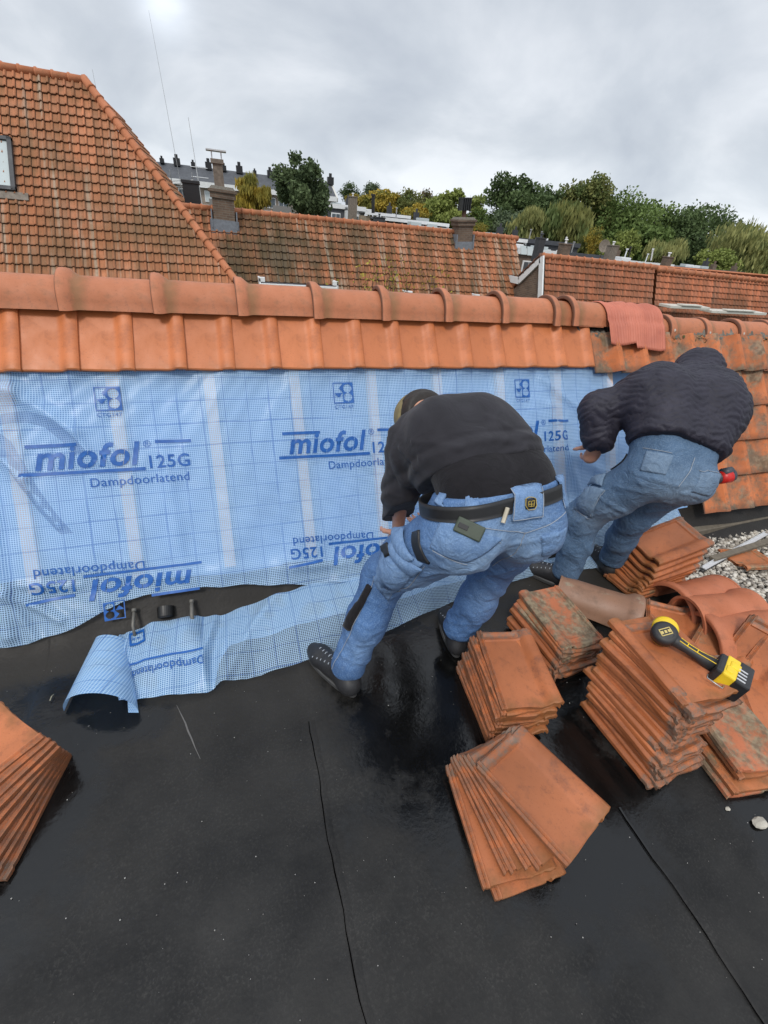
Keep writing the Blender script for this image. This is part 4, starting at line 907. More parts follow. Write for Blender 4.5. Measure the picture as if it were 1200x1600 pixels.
# red roof further right with a white gable board
r3 = empty('gabled_house', (16, 16, GZ), label='house with bright orange tiled roof and white gable boards on the right', cat='house')
YR3, S3 = 16.0, rad(68); x3 = at(848, 400, YR3)[0]; z3 = at(848, 400, YR3)[2]; x3m = at(1025, 418, YR3)[0]
dn = np.array([0, -math.cos(S3), -math.sin(S3)]); zf3 = lambda x: z3 - .012 * (x - x3)
fld = ([], [], [], []); tile_field(fld, (x3 + .1, YR3, z3), (1, 0, -.012), dn, int((x3m - x3) / .235), 10, .235, .235, None, nx=7, step=.045, jit=.004, seed=41, roll=.045, th=.025)
tile_field(fld, (x3m + .12, YR3 + .05, z3 - .12), (1, 0, -.012), dn, 85, 10, .235, .235, None, nx=7, step=.045, jit=.006, seed=42, roll=.045, th=.025)
mesh('front_roof', fld[0], fld[1], M['tile_bg3'], r3, smooth=False, attr=fld[2], uv=fld[3], world=True)
m = MB(); small_ridge([(x3, YR3, z3), (x3m, YR3, zf3(x3m))], .10, m, .36); small_ridge([(x3m + .1, YR3, zf3(x3m) - .06), (x3 + 28, YR3, z3 - .5)], .10, m, .42); m.build('ridge_tiles', M['ridge_bg'], r3, smooth=True, world=True)
m = MB(); m.box((x3 + 14, YR3 + 1.8, z3 - 1.42), (28, 4.4, .06), M=np.array(Matrix.Rotation(rad(-40), 3, 'X'))); m.build('back_roof', M['ridge_bg'], r3, world=True)
m = MB(); V = [(x3, YR3, z3 - .1), (x3, YR3 - 1.6, z3 - 4.2), (x3, YR3 - 1.6, GZ), (x3, YR3 + 3.4, GZ), (x3, YR3 + 3.4, z3 - 3.0)]
V2 = [(x + .25, y, z) for x, y, z in V]; m.add(V + V2, [(0, 1, 2, 3, 4), (9, 8, 7, 6, 5)] + [(i, 5 + i, 5 + (i + 1) % 5, (i + 1) % 5) for i in range(5)]); hollow(m, x3 + .25, x3 + 27, YR3 - 1.55, YR3 + 3.3, GZ, z3 - 4.2); m.build('gable_wall', M['brick'], r3, world=True)
m = MB(); 
def board(m, a, b, w, th, nrm=(1, 0, 0)):
    a, b = np.array(a, float), np.array(b, float); d = unit(b - a); n = unit(nrm); e = np.cross(n, d); m.box((a + b) / 2, (np.linalg.norm(b - a), w, th), M=np.array([d, e, n]).T)
board(m, (x3 - .05, YR3 - .02, z3 - .02), (x3 - .05, YR3 - 1.45, z3 - 3.6), .24, .06); board(m, (x3 - .05, YR3 + .02, z3 - .12), (x3 - .05, YR3 + 1.1, z3 - .95), .24, .06); board(m, (x3 - .05, YR3 + 1.1, z3 - .95), (x3 - .05, YR3 + 2.6, z3 - .95), .24, .06); m.build('gable_board', M['white'], r3, world=True)
m = MB(); small_ridge([(x3 - .02, YR3 + .05, z3 + .02), (x3 - .02, YR3 + 1.15, z3 - .78)], .08, m, .3); m.build('verge_tiles', simple('brown_verge', (.14, .06, .035), .8), r3, smooth=True, world=True)
for (pa, pb, lab) in (((1040, 474), (1098, 484), 'short white gutter board at the foot of the bright orange roof'), ((1104, 482), (1186, 492), 'white flat dormer edge low on the bright orange roof')):
    a, b = at(*pa, 14.9), at(*pb, 14.9); m = MB(); m.box((a + b) / 2, (b[0] - a[0], .6, .10)); m.box((a + b) / 2 + [0, -.2, .09], ((b[0] - a[0]) * .5, .3, .05)); o = m.build('gutter_board', M['cream'], bevel=.01); tag(o, lab, 'gutter board')

# ------------------------------------------------------------------ flats with flat dark roof and chimneys
YA = 92.; ap = empty('apartment_block', (5, YA, GZ), label='long low apartment block with dark roof, white bands and many small chimneys', cat='apartment block')
a, b = at(225, 247, YA), at(522, 283, YA); zr = (a[2] + b[2]) / 2; x0, x1 = a[0] - 2, b[0]
m = MB(); hollow(m, x0, x1, YA, YA + 9, GZ, zr - 2.6); m.build('wall', simple('beige_render', (.30, .25, .20), .8, scale=.5), ap, world=True)
V = [(x0, YA - .6, zr - 2.2), (x1 + .3, YA - .6, zr - 2.2), (x1 + .3, YA + 4.5, zr), (x0, YA + 4.5, zr), (x0, YA + 9.6, zr - 2.2), (x1 + .3, YA + 9.6, zr - 2.2)]; m = MB(); m.add(V, [(0, 1, 2, 3), (3, 2, 5, 4), (1, 5, 2), (0, 3, 4), (0, 4, 5, 1)]); m.build('roof', M['slate'], ap, world=True)
m = MB(); m.box(((x0 + x1) / 2, YA - .7, zr - 2.5), (x1 - x0 + .8, .3, .7)); 
for k in (1, 2, 3): m.box(((x0 + x1) / 2, YA - 1.2, zr - 2.5 - 2.9 * k), (x1 - x0, 1.4, .5))
m.build('white_band', M['white'], ap, world=True)
m = MB(); 
V = [(x1 + .33, YA - .6, zr - 2.3), (x1 + .33, YA + 4.5, zr - .05), (x1 + .33, YA + 9.6, zr - 2.3), (x1 + .33, YA + 9.6, zr - 2.9), (x1 + .33, YA - .6, zr - 2.9)]; m.add([(p[0] + d, p[1], p[2]) for d in (0, .3) for p in V], [(0, 1, 2, 3, 4), (9, 8, 7, 6, 5)] + [(i, 5 + i, 5 + (i + 1) % 5, (i + 1) % 5) for i in range(5)]); m.build('gable_board', M['cream'], ap, world=True)
m = MB(); m.box((x1 + .1, YA + 4.5, zr - 8), (.35, 9, 11)); m.build('end_wall', M['brick2'], ap, world=True)
rs_ = random.Random(3)
for fl_ in range(3):
    zc_ = zr - 4.0 - 2.9 * fl_; x = x0 + 1
    while x < x1 - 1.5:
        ww = rs_.choice((1.6, 2.2, 2.6)); m = MB(); m.box((x + ww / 2, YA - .06, zc_), (ww, .12, 1.5)); wd = m.build('window', M['white'], ap, world=True)
        m = MB()
        for k in range(2): m.box((x + ww * (.26 + .48 * k), YA - .13, zc_), (ww * .42, .05, 1.3))
        p_ = m.build('pane', M['glass'] if rs_.random() < .7 else M['skyglass'], wd, world=False); p_.location = -Vector(ap.location)
        x += ww + rs_.choice((.5, .9, 1.3))
GP = simple('grey_panels', (.22, .21, .20), .7)
for fl_ in range(3):
    z_ = zr - 4.75 - 2.9 * fl_
    for k in range(int((x1 - x0) / 5)): m = MB(); m.box((x0 + 2.5 + k * 5, YA - 1.9, z_), (3.6, .06, .9)); m.build('balcony_panel', GP, ap, world=True)
for px, s in ((253, .7), (276, 1.1), (301, .7), (325, 1.1), (349, .8), (373, 1.15), (397, .6), (421, 1.), (446, .8), (502, .9), (517, 1.2)):
    q = at(px, 252, YA + 3.5); m = MB(); m.box((q[0], YA + 3.8, zr + .2 * s), (.9 * s, .9, .9 * s)); m.tube([(q[0], YA + 3.8, zr + .6 * s), (q[0], YA + 3.8, zr + 1.1 * s)], .22 * s, 8); m.build('roof_chimney', M['black_plastic'], ap, world=True)

# free standing things between: flue, duct, mast
def P(px, py, Y): return at(px, py, Y)
b = P(344, 300, 26); t_ = P(340, 250, 26); m = MB(); m.box((b[0], 26, (b[2] - 4 + t_[2]) / 2), (.42, .42, t_[2] - b[2] + 4)); m.box((b[0], 26, t_[2] - .06), (.55, .55, .16)); fl_ = empty('concrete_flue', (0, 0, 0), label='tall brown concrete flue with flat cap plate behind the mossy chimney', cat='flue'); m.build('shaft', M['concrete'], fl_); m = MB(); m.box((b[0], 26, t_[2] + .32), (.85, .6, .05)); m.box((b[0] - .2, 26, t_[2] + .17), (.05, .3, .3)); m.box((b[0] + .2, 26, t_[2] + .17), (.05, .3, .3)); m.build('cap_plate', M['alu'], fl_)
b = P(302, 318, 22); t_ = P(301, 285, 22); m = MB(); m.box((b[0], 22, (b[2] - 2 + t_[2]) / 2), (.58, .5, t_[2] - b[2] + 2)); m.box((b[0], 22, t_[2]), (.66, .58, .12)); o = m.build('black_duct', M['black_plastic'], bevel=.02); tag(o, 'square black metal duct rising above the roof beside the hip', 'duct')
mast = empty('antenna_mast', (0, 0, 0), label='thin tall radio mast with short dipoles behind the hipped roof', cat='antenna')
a = P(288, 300, 40); tp = P(259, 22, 40); m = MB(); tp2 = np.array([a[0] - .55, 40, tp[2]]); m.tube([a - [0, 0, 3], tp2], [.02, .007], 6); m.build('mast', M['steel'], mast)
m = MB(); d = tp2 - a
for k in range(4):
    q = a + d * (.02 + .018 * k)
    for s in (-1, 1): m.tube([q, q + np.array([s * .75, 0, .35 * s * .3])], .02, 5); m.tube([q + [s * .7, 0, -.1], q + [s * .7, 0, .55]], .018, 5)
m.build('dipoles', M['steel'], mast)
m = MB(); a = P(316, 305, 44); tp = P(305, 185, 44); m.tube([a - [0, 0, 3], [a[0] - .3, 44, tp[2]]], [.045, .02], 6); 
for k in range(3): m.tube([a + [-.6, 0, .5 + k * .6], a + [.6, 0, .5 + k * .6]], .025, 5)
o = m.build('antenna_pole', M['alu']); tag(o, 'faint pale antenna pole standing right of the thin mast', 'antenna')
a = P(147, 130, 30); m = MB(); m.tube([a - [0, 0, 3], P(144, 108, 30)], [.012, .006], 5); o = m.build('antenna_rod', M['steel']); tag(o, 'hair thin aerial rod above the end of the hipped roof ridge', 'antenna')

# ------------------------------------------------------------------ far rows of flat roofed houses
FRW = (('grey fronted house with white window frames below the apartment gable', 510, 548, 318, 60, 'slate', 4.6), ('white boxed flat roof house beside the grey fronted one', 545, 570, 322, 58, 'white', 4.0), ('flat roofed house with white eaves in the far row, behind a black flue', 572, 640, 330, 55, 'brick2', 3.4),
       ('flat roofed house with small dormer windows in the far row', 600, 700, 339, 50, 'brick', 3.2), ('flat roofed house with bright rooflights left of the black cowl', 655, 735, 352, 45, 'brick', 3.0), ('flat roofed house with pale deck right of the black cowl', 735, 822, 365, 42, 'brick2', 3.),
       ('grey flat roofed house with long dark parapet under the trees', 800, 905, 371, 50, 'dark', 3.), ('house with three pale rooflights beside the white gable', 812, 870, 388, 36, 'brick', 3.), ('flat roofed house carrying a satellite dish', 870, 965, 393, 42, 'dark', 3.), ('flat roofed house with pale sheeting and white pipe', 955, 1050, 405, 38, 'brick2', 3.), ('house with black parapet under the pale willow', 1045, 1160, 415, 44, 'dark', 3.), ('house with pale flat roof by the right edge', 1140, 1230, 428, 42, 'brick', 3.))
for i, (lab, xa, xb, py, Y, wm, hh) in enumerate(FRW):
    a, b = at(xa, py, Y), at(xb, py + (xb - xa) * .1, Y); z = (a[2] + b[2]) / 2; r = empty('terrace_house', ((a[0] + b[0]) / 2, Y, z), label=lab, cat='house', group='far rows of flat roofed houses'); w_ = b[0] - a[0]
    m = MB(); m.box((0, 4, (GZ - z) / 2 - .2), (w_, 8, z - GZ - .4)); m.build('wall', M[wm], r)
    m = MB(); m.box((0, -.05, -.16), (w_ + .2, .3, .28 if 1 < i < 6 else .42)); m.box((w_ / 2, 4, -.25), (.3, 8.0, .44)); m.build('white_eaves', M['white'] if i < 5 or i in (5, 7, 9, 11) else M['slate'], r)
    m = MB(); m.box((0, 4, -.12), (w_, 8, .12)); m.build('roof', simple('felt_roof_%d' % i, ((.16, .17, .19), (.32, .33, .35), (.08, .085, .09))[i % 3], .5, scale=.8, var=.4), r)
    k = 0; x = -w_ / 2 + .6
    while x < w_ / 2 - 1.2:
        m = MB(); m.box((x + .5, -.04, -1.35), (1.1, .1, 1.1)); wd = m.build('window', M['white'], r); m = MB(); m.box((x + .28, -.10, -1.35), (.42, .04, .9)); m.box((x + .76, -.10, -1.35), (.42, .04, .9)); m.build('pane', M['glass'], wd); x += 1.9
    for k in range(max(2, int(w_ / 2.2))):
        x, y = random.uniform(-w_ / 2 + .4, w_ / 2 - .4), random.uniform(.8, 7); q = random.random()
        if q < .45: m = MB(); m.box((x, y, .12), (1.1, 1.1, .3)); m.build('rooflight', M['skyglass'] if q < .3 else M['white'], r, bevel=.03)
        elif q < .75: m = MB(); m.box((x, y, .35), (.5, .5, .9)); m.tube([(x, y, .7), (x, y, 1.15)], .12, 8); m.build('chimney_stack', M['brick'] if q < .6 else M['dark'], r)
        else: m = MB(); m.tube([(x, y, 0), (x, y, .9)], .06, 6); m.tube([(x, y, .9), (x, y, 1.0)], .13, 8); m.build('vent_pipe', M['white'] if q > .87 else M['steel'], r)
# solar / rooflight panels beside the gable, dish, roof vents seen clearly
for i, (px, lab) in enumerate(((818, 'leftmost of the three pale rooflight panels by the white gable'), (828, 'middle of the three pale rooflight panels by the white gable'), (839, 'rightmost of the three pale rooflight panels by the white gable'))):
    c = at(px, 391 + i * 1.5, 33); m = MB(); m.box(c, (.48, .06, .62), M=np.array(Matrix.Rotation(rad(-25), 3, 'X'))); o = m.build('rooflight_panel', M['skyglass'], bevel=.01); tag(o, lab, 'rooflight', 'rooflight panels by the gable')
c = at(944, 385, 36); m = MB(); V = []; n_ = unit([-.6, -1, .35]); e1 = unit(np.cross(n_, [0, 0, 1])); e2 = np.cross(e1, n_)
for r_i in range(5):
    for k in range(16): q = r_i / 4 * .46; t_ = 2 * PI * k / 16; V.append(c + e1 * q * math.cos(t_) + e2 * q * 1.1 * math.sin(t_) + n_ * (q * q * .6))
F = [(a * 16 + k, a * 16 + (k + 1) % 16, (a + 1) * 16 + (k + 1) % 16, (a + 1) * 16 + k) for a in range(4) for k in range(16)]; m.add(V, F); m.tube([c, c + [0, .1, -.9]], .04, 6); m.tube([c, c + n_ * .4], .015, 5); o = m.build('satellite_dish', M['concrete'], smooth=True); tag(o, 'round grey satellite dish on the far roofs in front of the trees', 'satellite dish')
CH = [(843, 383, 30, .50, .8, 'dark', 'small black chimney with round vent cap beside the trees'), (881, 391, 30, .62, .75, 'brick', 'mossy brick chimney with white pot right of the small black one'), (955, 393, 34, .65, .85, 'concrete', 'grey chimney block with white pot behind the satellite dish'), (592, 349, 46, .9, .9, 'dark', 'dark chimney block in the far row left of the cowl'), (551, 320, 48, .7, 1.2, 'concrete', 'pale slim chimney near the apartment gable'), (1042, 408, 28, .5, .5, 'brick', 'low brick chimney with two pots near the tiled ridge')]
for px, py, Y, w_, h_, mt, lab in CH:
    c = at(px, py, Y); r = empty('chimney', (c[0], Y, c[2]), label=lab, cat='chimney'); m = MB(); m.box((0, 0, -.3), (w_, w_, h_ + .6)); m.box((0, 0, h_ / 2), (w_ * 1.12, w_ * 1.12, .08)); m.build('stack', M[mt], r, bevel=.01); m = MB(); m.tube([(0, 0, h_ / 2), (0, 0, h_ / 2 + .22), (0, 0, h_ / 2 + .24), (0, 0, h_ / 2 + .3)], [.07, .07, .13, .11], 8); m.build('pot', M['white'] if mt != 'dark' else M['slate'], r)
for px, p0, p1, Y, rr, mt, lab in ((583, 306, 333, 42, .14, 'black_plastic', 'tall black flue pipe in the far row'), (885, 348 + 25, 393, 30, .05, 'white', 'white pipe above the far dark parapet'), (1017, 391, 407, 28, .05, 'white', 'slanting white vent pipe on the far roof'), (982, 388, 402, 28, .05, 'black_plastic', 'slanting black vent pipe on the far roof')):
    a, b = at(px, p1, Y), at(px + (3 if px > 900 else 0), p0, Y); m = MB(); m.tube([a, b], rr, 8); m.tube([b, b + [0, 0, .12]], rr * 1.35, 8); o = m.build('vent_pipe', M[mt]); tag(o, lab, 'pipe')

# ------------------------------------------------------------------ trees
LEAFM = {}
def leafmat(key, c0, c1, c2=None):
    t = MT('leaves_' + key); r = t.attr('rnd').outputs['Fac']; col = t.mix(r, c0, c1)
    if c2: col = t.mix(t.ramp(t.noise(.35, 3), .48, .62), col, c2)
    t.base(col); t.rough(.7); t.p.inputs['Specular IOR Level'].default_value = .2
    tl = t.n('ShaderNodeBsdfTranslucent'); t.set(tl.inputs[0], col); m1 = t.n('ShaderNodeMixShader'); m1.inputs[0].default_value = .25; t.l(t.p.outputs[0], m1.inputs[1]); t.l(tl.outputs[0], m1.inputs[2]); t.l(m1.outputs[0], t.t.nodes['Material Output'].inputs[0])
    LEAFM[key] = t.m
leafmat('dark', (.050, .078, .032), (.115, .165, .062)); leafmat('mid', (.08, .125, .035), (.17, .235, .07)); leafmat('light', (.14, .18, .045), (.29, .33, .09)); leafmat('olive', (.12, .13, .04), (.25, .25, .08), (.11, .15, .05))
leafmat('soft', (.06, .09, .045), (.14, .19, .085)); leafmat('yellow', (.26, .20, .03), (.50, .36, .06), (.20, .20, .05)); leafmat('brown', (.11, .075, .04), (.20, .13, .06), (.10, .11, .045)); leafmat('willow', (.19, .20, .07), (.38, .37, .14), (.16, .19, .07)); leafmat('grey', (.08, .115, .065), (.16, .20, .11))
def tree(px, top, base, Y, wpx, key, lab, n=4200, shape=1.0, droop=0., lump=.42, leaf=None, seed=0, cat='tree', name='deciduous_tree', group='trees beyond the far roofs'):
    rg = np.random.default_rng(seed + px); c0 = at(px, base, Y); c1 = at(px, top, Y); x = c0[0]; sc = np.linalg.norm(ray(px, top)) / ray(px, top)[1]
    hgt = c1[2] - GZ; ch = c1[2] - c0[2]; wd = abs(at(px + wpx / 2, top, Y)[0] - at(px - wpx / 2, top, Y)[0])
    zc = (c1[2] + c0[2]) / 2; zlow = max(GZ + 1.5, c0[2] - ch * .35); ch = c1[2] - zlow; zc = (c1[2] + zlow) / 2
    R = np.array([wd / 2, wd / 2 * .85, ch / 2])
    root = empty(name, (x, Y, GZ), label=lab, cat=cat, group=group)
    nl = 34; L = []
    while len(L) < nl:
        p = rg.uniform(-1, 1, 3)
        if np.linalg.norm(p) < 1 and (shape >= 1 or abs(p[0]) < 1 - (p[2] + 1) * .5 * (1 - shape)): L.append(p * (1 - lump * .55))
    L = np.array(L); lr = rg.uniform(.45, 1.1, nl) * lump
    k = rg.choice(nl, n, p=lr ** 2 / (lr ** 2).sum()); d = rg.normal(size=(n, 3)); d /= np.linalg.norm(d, axis=1)[:, None]; q = rg.random(n) ** (1 / 2.4)
    P_ = (L[k] + d * (lr[k] * q)[:, None] * [1, 1, .8]) * R
    if droop: P_[:, 2] -= droop * rg.random(n) ** 2 * R[2] * .6
    P_ += [0, 0, zc - GZ]; s = (leaf or wd * .028) * rg.uniform(.6, 1.4, n)
    a = rg.normal(size=(n, 3)); a /= np.linalg.norm(a, axis=1)[:, None]; b = np.cross(a, rg.normal(size=(n, 3))); b /= np.linalg.norm(b, axis=1)[:, None]
    if droop: a = a * .35 + [0, 0, -1]; s2 = s * 1.8
    else: s2 = s
    P_ += rg.normal(0, 1, (n, 3)) * R * .035; V = np.stack([P_ - a * s2[:, None], P_ + b * s[:, None] * .6, P_ + a * s2[:, None], P_ - b * s[:, None] * .6], 1).reshape(-1, 3)
    F = np.arange(4 * n).reshape(-1, 4); lr_ = rg.random(nl); A = np.repeat(np.clip(.55 * lr_[k] + .45 * rg.random(n), 0, 1), 4)
    mesh('crown', V, F, LEAFM[key], root, smooth=False, attr=A)
    m = MB(); tr = wd * .022; top_ = zc - GZ + ch * .15; m.tube([(0, 0, 0), (tr, 0, top_ * .5), (0, tr, top_)], [tr * 1.5, tr, tr * .4], 7)
    for i in range(9):
        l = L[i] * R * .9 + [0, 0, zc - GZ]; z0 = max(1, min(top_ * .9, l[2] - ch * .22)); m.tube([(0, 0, z0), (l * .5 + [0, 0, z0 * .5]) * [1, 1, 1], l], [tr * .5, tr * .3, tr * .12], 5)
    m.build('trunk', M['bark'], root, smooth=True)
T = [(398, 272, 325, 34, 62, 'yellow', 'yellowing slender tree in front of the apartment block', dict(n=5500, lump=.30, leaf=.075, droop=.25)),
     (468, 236, 330, 40, 90, 'soft', 'tall dark green tree before the apartment end, beside the yellowing tree', dict(n=7500, lump=.33, leaf=.13)),
     (547, 286, 312, 120, 30, 'dark', 'small dark tree right of the apartment gable', {}), (579, 282, 315, 118, 34, 'grey', 'round grey green treetop right of the small dark tree', {}),
     (556, 304, 320, 105, 30, 'yellow', 'low yellow tree just right of the apartment gable', {}), (600, 296, 330, 100, 70, 'yellow', 'broad golden tree in the distance under the round grey green top', dict(n=4500)), (636, 296, 335, 98, 46, 'olive', 'olive autumn tree right of the broad golden tree', {}),
     (660, 298, 335, 110, 36, 'brown', 'reddish brown tree in the distance between olive crowns', {}), (654, 318, 345, 90, 50, 'yellow', 'low yellowish bush tree below the reddish brown one', {}),
     (705, 292, 350, 80, 84, 'light', 'wide rounded light green tree left of the black cowl', dict(n=6000, lump=.3, leaf=.26)), (742, 322, 360, 78, 46, 'mid', 'dull green tree behind the black cowl', {}), (747, 345, 370, 70, 22, 'yellow', 'small golden bush right of the cowl', dict(n=1200)),
     (800, 267, 360, 85, 100, 'dark', 'largest dark oak like tree right of the chimney cowl', dict(n=9000, lump=.32, leaf=.30)), (792, 325, 375, 76, 60, 'grey', 'grey green tree low in front of the largest dark tree', {}), (856, 276, 350, 92, 60, 'dark', 'dark slim tree between the big oak and the tall brownish crown', {}),
     (903, 261, 360, 88, 82, 'olive', 'tall olive brown tree, highest on the right half', dict(n=7500, leaf=.28)), (828, 318, 375, 70, 60, 'willow', 'pale yellow green willow in front of the big dark oak', dict(droop=.5, n=5000)), (880, 312, 380, 68, 80, 'olive', 'drooping birch like tree with grey olive leaves', dict(droop=.6, n=6000)),
     (965, 292, 385, 84, 110, 'mid', 'broad bright green tree in the middle of the wood', dict(n=8500, leaf=.28)), (1010, 305, 390, 90, 70, 'mid', 'mid green tree behind the broad bright green one', {}), (925, 352, 390, 60, 26, 'yellow', 'small vivid orange yellow bush before the wood', dict(n=1600)),
     (965, 358, 400, 56, 50, 'light', 'low light green shrubby tree right of the vivid yellow bush', {}), (1030, 372, 410, 54, 52, 'willow', 'round pale green bushy tree behind the tiled ridge', dict(droop=.3)), (1085, 303, 410, 82, 130, 'dark', 'wide dark green tree left of the large willow', dict(n=9500, leaf=.30)),
     (1050, 318, 400, 88, 60, 'dark', 'dark crown rising behind the mid green tree', {}), (1165, 336, 425, 60, 130, 'willow', 'large pale willow by the right edge', dict(droop=.7, n=9500, leaf=.22)), (1225, 350, 440, 66, 90, 'olive', 'olive tree cut by the right edge', {}), (1110, 385, 425, 52, 50, 'light', 'small light green tree before the large willow', {}),
     (840, 300, 370, 96, 70, 'mid', 'mid green crown filling the gap beside the big oak', {}), (930, 300, 380, 95, 80, 'dark', 'dark crown behind the broad bright green tree', {}), (1000, 345, 400, 76, 80, 'mid', 'bushy green tree low in the middle of the wood', {}), (765, 335, 372, 95, 40, 'mid', 'green crown low between the cowl and the big oak', {})]
for i, (px, top, base, Y, wp, key, lab, kw) in enumerate(T): tree(px, top - (3 if i > 1 else 0), base, Y, wp * (1.18 if i > 1 else 1.08), key, lab, seed=i, **{**dict(n=4200), **{k: (int(v * 1.3) if k == 'n' else v) for k, v in kw.items()}})
# far wood closing the horizon
rg = np.random.default_rng(77); n = 26000; x = rg.uniform(-120, 330, n); y = 150 + rg.uniform(0, 30, n); hgt = 9.5 + 2.5 * np.sin(x * .11) + 1.5 * np.sin(x * .31 + 1); z = GZ + hgt * rg.random(n) ** .6; s = rg.uniform(.35, .8, n)
P_ = np.stack([x, y, z], 1); a = rg.normal(size=(n, 3)) * s[:, None] * .6; b = rg.normal(size=(n, 3)) * s[:, None] * .6
mesh_ = mesh('far_wood', np.stack([P_ - a, P_ - b, P_ + a, P_ + b], 1).reshape(-1, 3), np.arange(4 * n).reshape(-1, 4), LEAFM['mid'], attr=np.repeat(rg.random(n), 4), smooth=False); tag(mesh_, 'distant line of mixed green woodland along the horizon', 'wood', kind='stuff')
# climbing plant just beyond our ridge
pl = empty('climbing_plant', (2.0, 7.0, -1.5), label='sparse climbing plant with yellow green leaves beyond the orange ridge', cat='plant')
rs = random.Random(9); ms = MB(); V = []; F = []; A = []
for k in range(26):
    px = rs.uniform(538, 700); a = at(px, 480, 7.0) + [0, rs.uniform(-.3, .3), 0]; topy = rs.uniform(392, 450) + abs(px - 615) * .18; b = at(px + rs.uniform(-26, 26), topy, 7.0); mid = (a + b) / 2 + [rs.uniform(-.12, .12), 0, 0]
    pts = [a - [0, 0, .8], a, mid, b]; ms.tube(pts, [.008, .006, .004, .002], 5)
    for i in range(rs.randrange(10, 24)):
        f = rs.random() ** .7; p = (a + (mid - a) * f * 2) if f < .5 else (mid + (b - mid) * (f * 2 - 1)); p = p + np.array([rs.gauss(0, .07), rs.gauss(0, .07), rs.gauss(0, .05)]); s = rs.uniform(.018, .042)
        d = unit([rs.gauss(0, 1), rs.gauss(0, 1), rs.gauss(-.6, .6)]); e = unit(np.cross(d, [rs.gauss(0, 1), rs.gauss(0, 1), rs.gauss(0, 1)])); n0 = len(V); V += [p, p + d * s * .5 + e * s * .45, p + d * s * 1.3, p + d * s * .5 - e * s * .45]; F.append((n0, n0 + 1, n0 + 2, n0 + 3)); A += [rs.random()] * 4
ms.build('stems', M['bark'], pl, world=True)
leafmat('plant', (.22, .22, .03), (.52, .46, .09), (.30, .12, .04)); mesh('leaves', V, F, LEAFM['plant'], pl, smooth=False, attr=A, world=True)
# ------------------------------------------------------------------ people: distance fields turned into single skins
def seg(p, a, b, ra, rb, flat=None):
    ab = b - a; k = np.clip((p - a) @ ab / max(1e-9, ab @ ab), 0, 1); d = p - a - k[:, None] * ab
    if flat is not None: n, q = flat; c = d @ n; d = d + (c * (q - 1))[:, None] * n
    return np.sqrt((d * d).sum(1)) - (ra + (rb - ra) * k)
def smin(a, b, k):
    h = np.maximum(k - np.abs(a - b), 0) / k; return np.minimum(a, b) - h * h * k * .25
class Sdf:
    def __init__(s, k=.03): s.k = k; s.P = []; s.post = []
    def chain(s, *pts, flat=None, k=None):
        """pts: (x, y, z, r)"""
        pts = [np.array(p, float) for p in pts]; f = None if flat is None else (unit(flat[0]), flat[1])
        if len(pts) == 1: pts = pts * 2
        for a, b in zip(pts[:-1], pts[1:]): s.P.append((a[:3], b[:3], a[3], b[3], f, k or s.k, 1))
        return s
    def cut(s, *pts, k=.01):
        pts = [np.array(p, float) for p in pts]
        for a, b in zip(pts[:-1], pts[1:]): s.P.append((a[:3], b[:3], a[3], b[3], None, k, -1))
        return s
    def __call__(s, p):
        d = None
        for a, b, ra, rb, f, k, sg in s.P:
            e = seg(p, a, b, ra, rb, f)
            if d is None: d = e
            elif sg > 0: d = smin(d, e, k)
            else: d = -smin(-d, e, k)
        for fn in s.post: d = fn(p, d)
        return d
    def bounds(s, pad=.03):
        A = np.array([np.minimum(q[0] - q[2], q[1] - q[3]) for q in s.P]); B = np.array([np.maximum(q[0] + q[2], q[1] + q[3]) for q in s.P]); return A.min(0) - pad, B.max(0) + pad
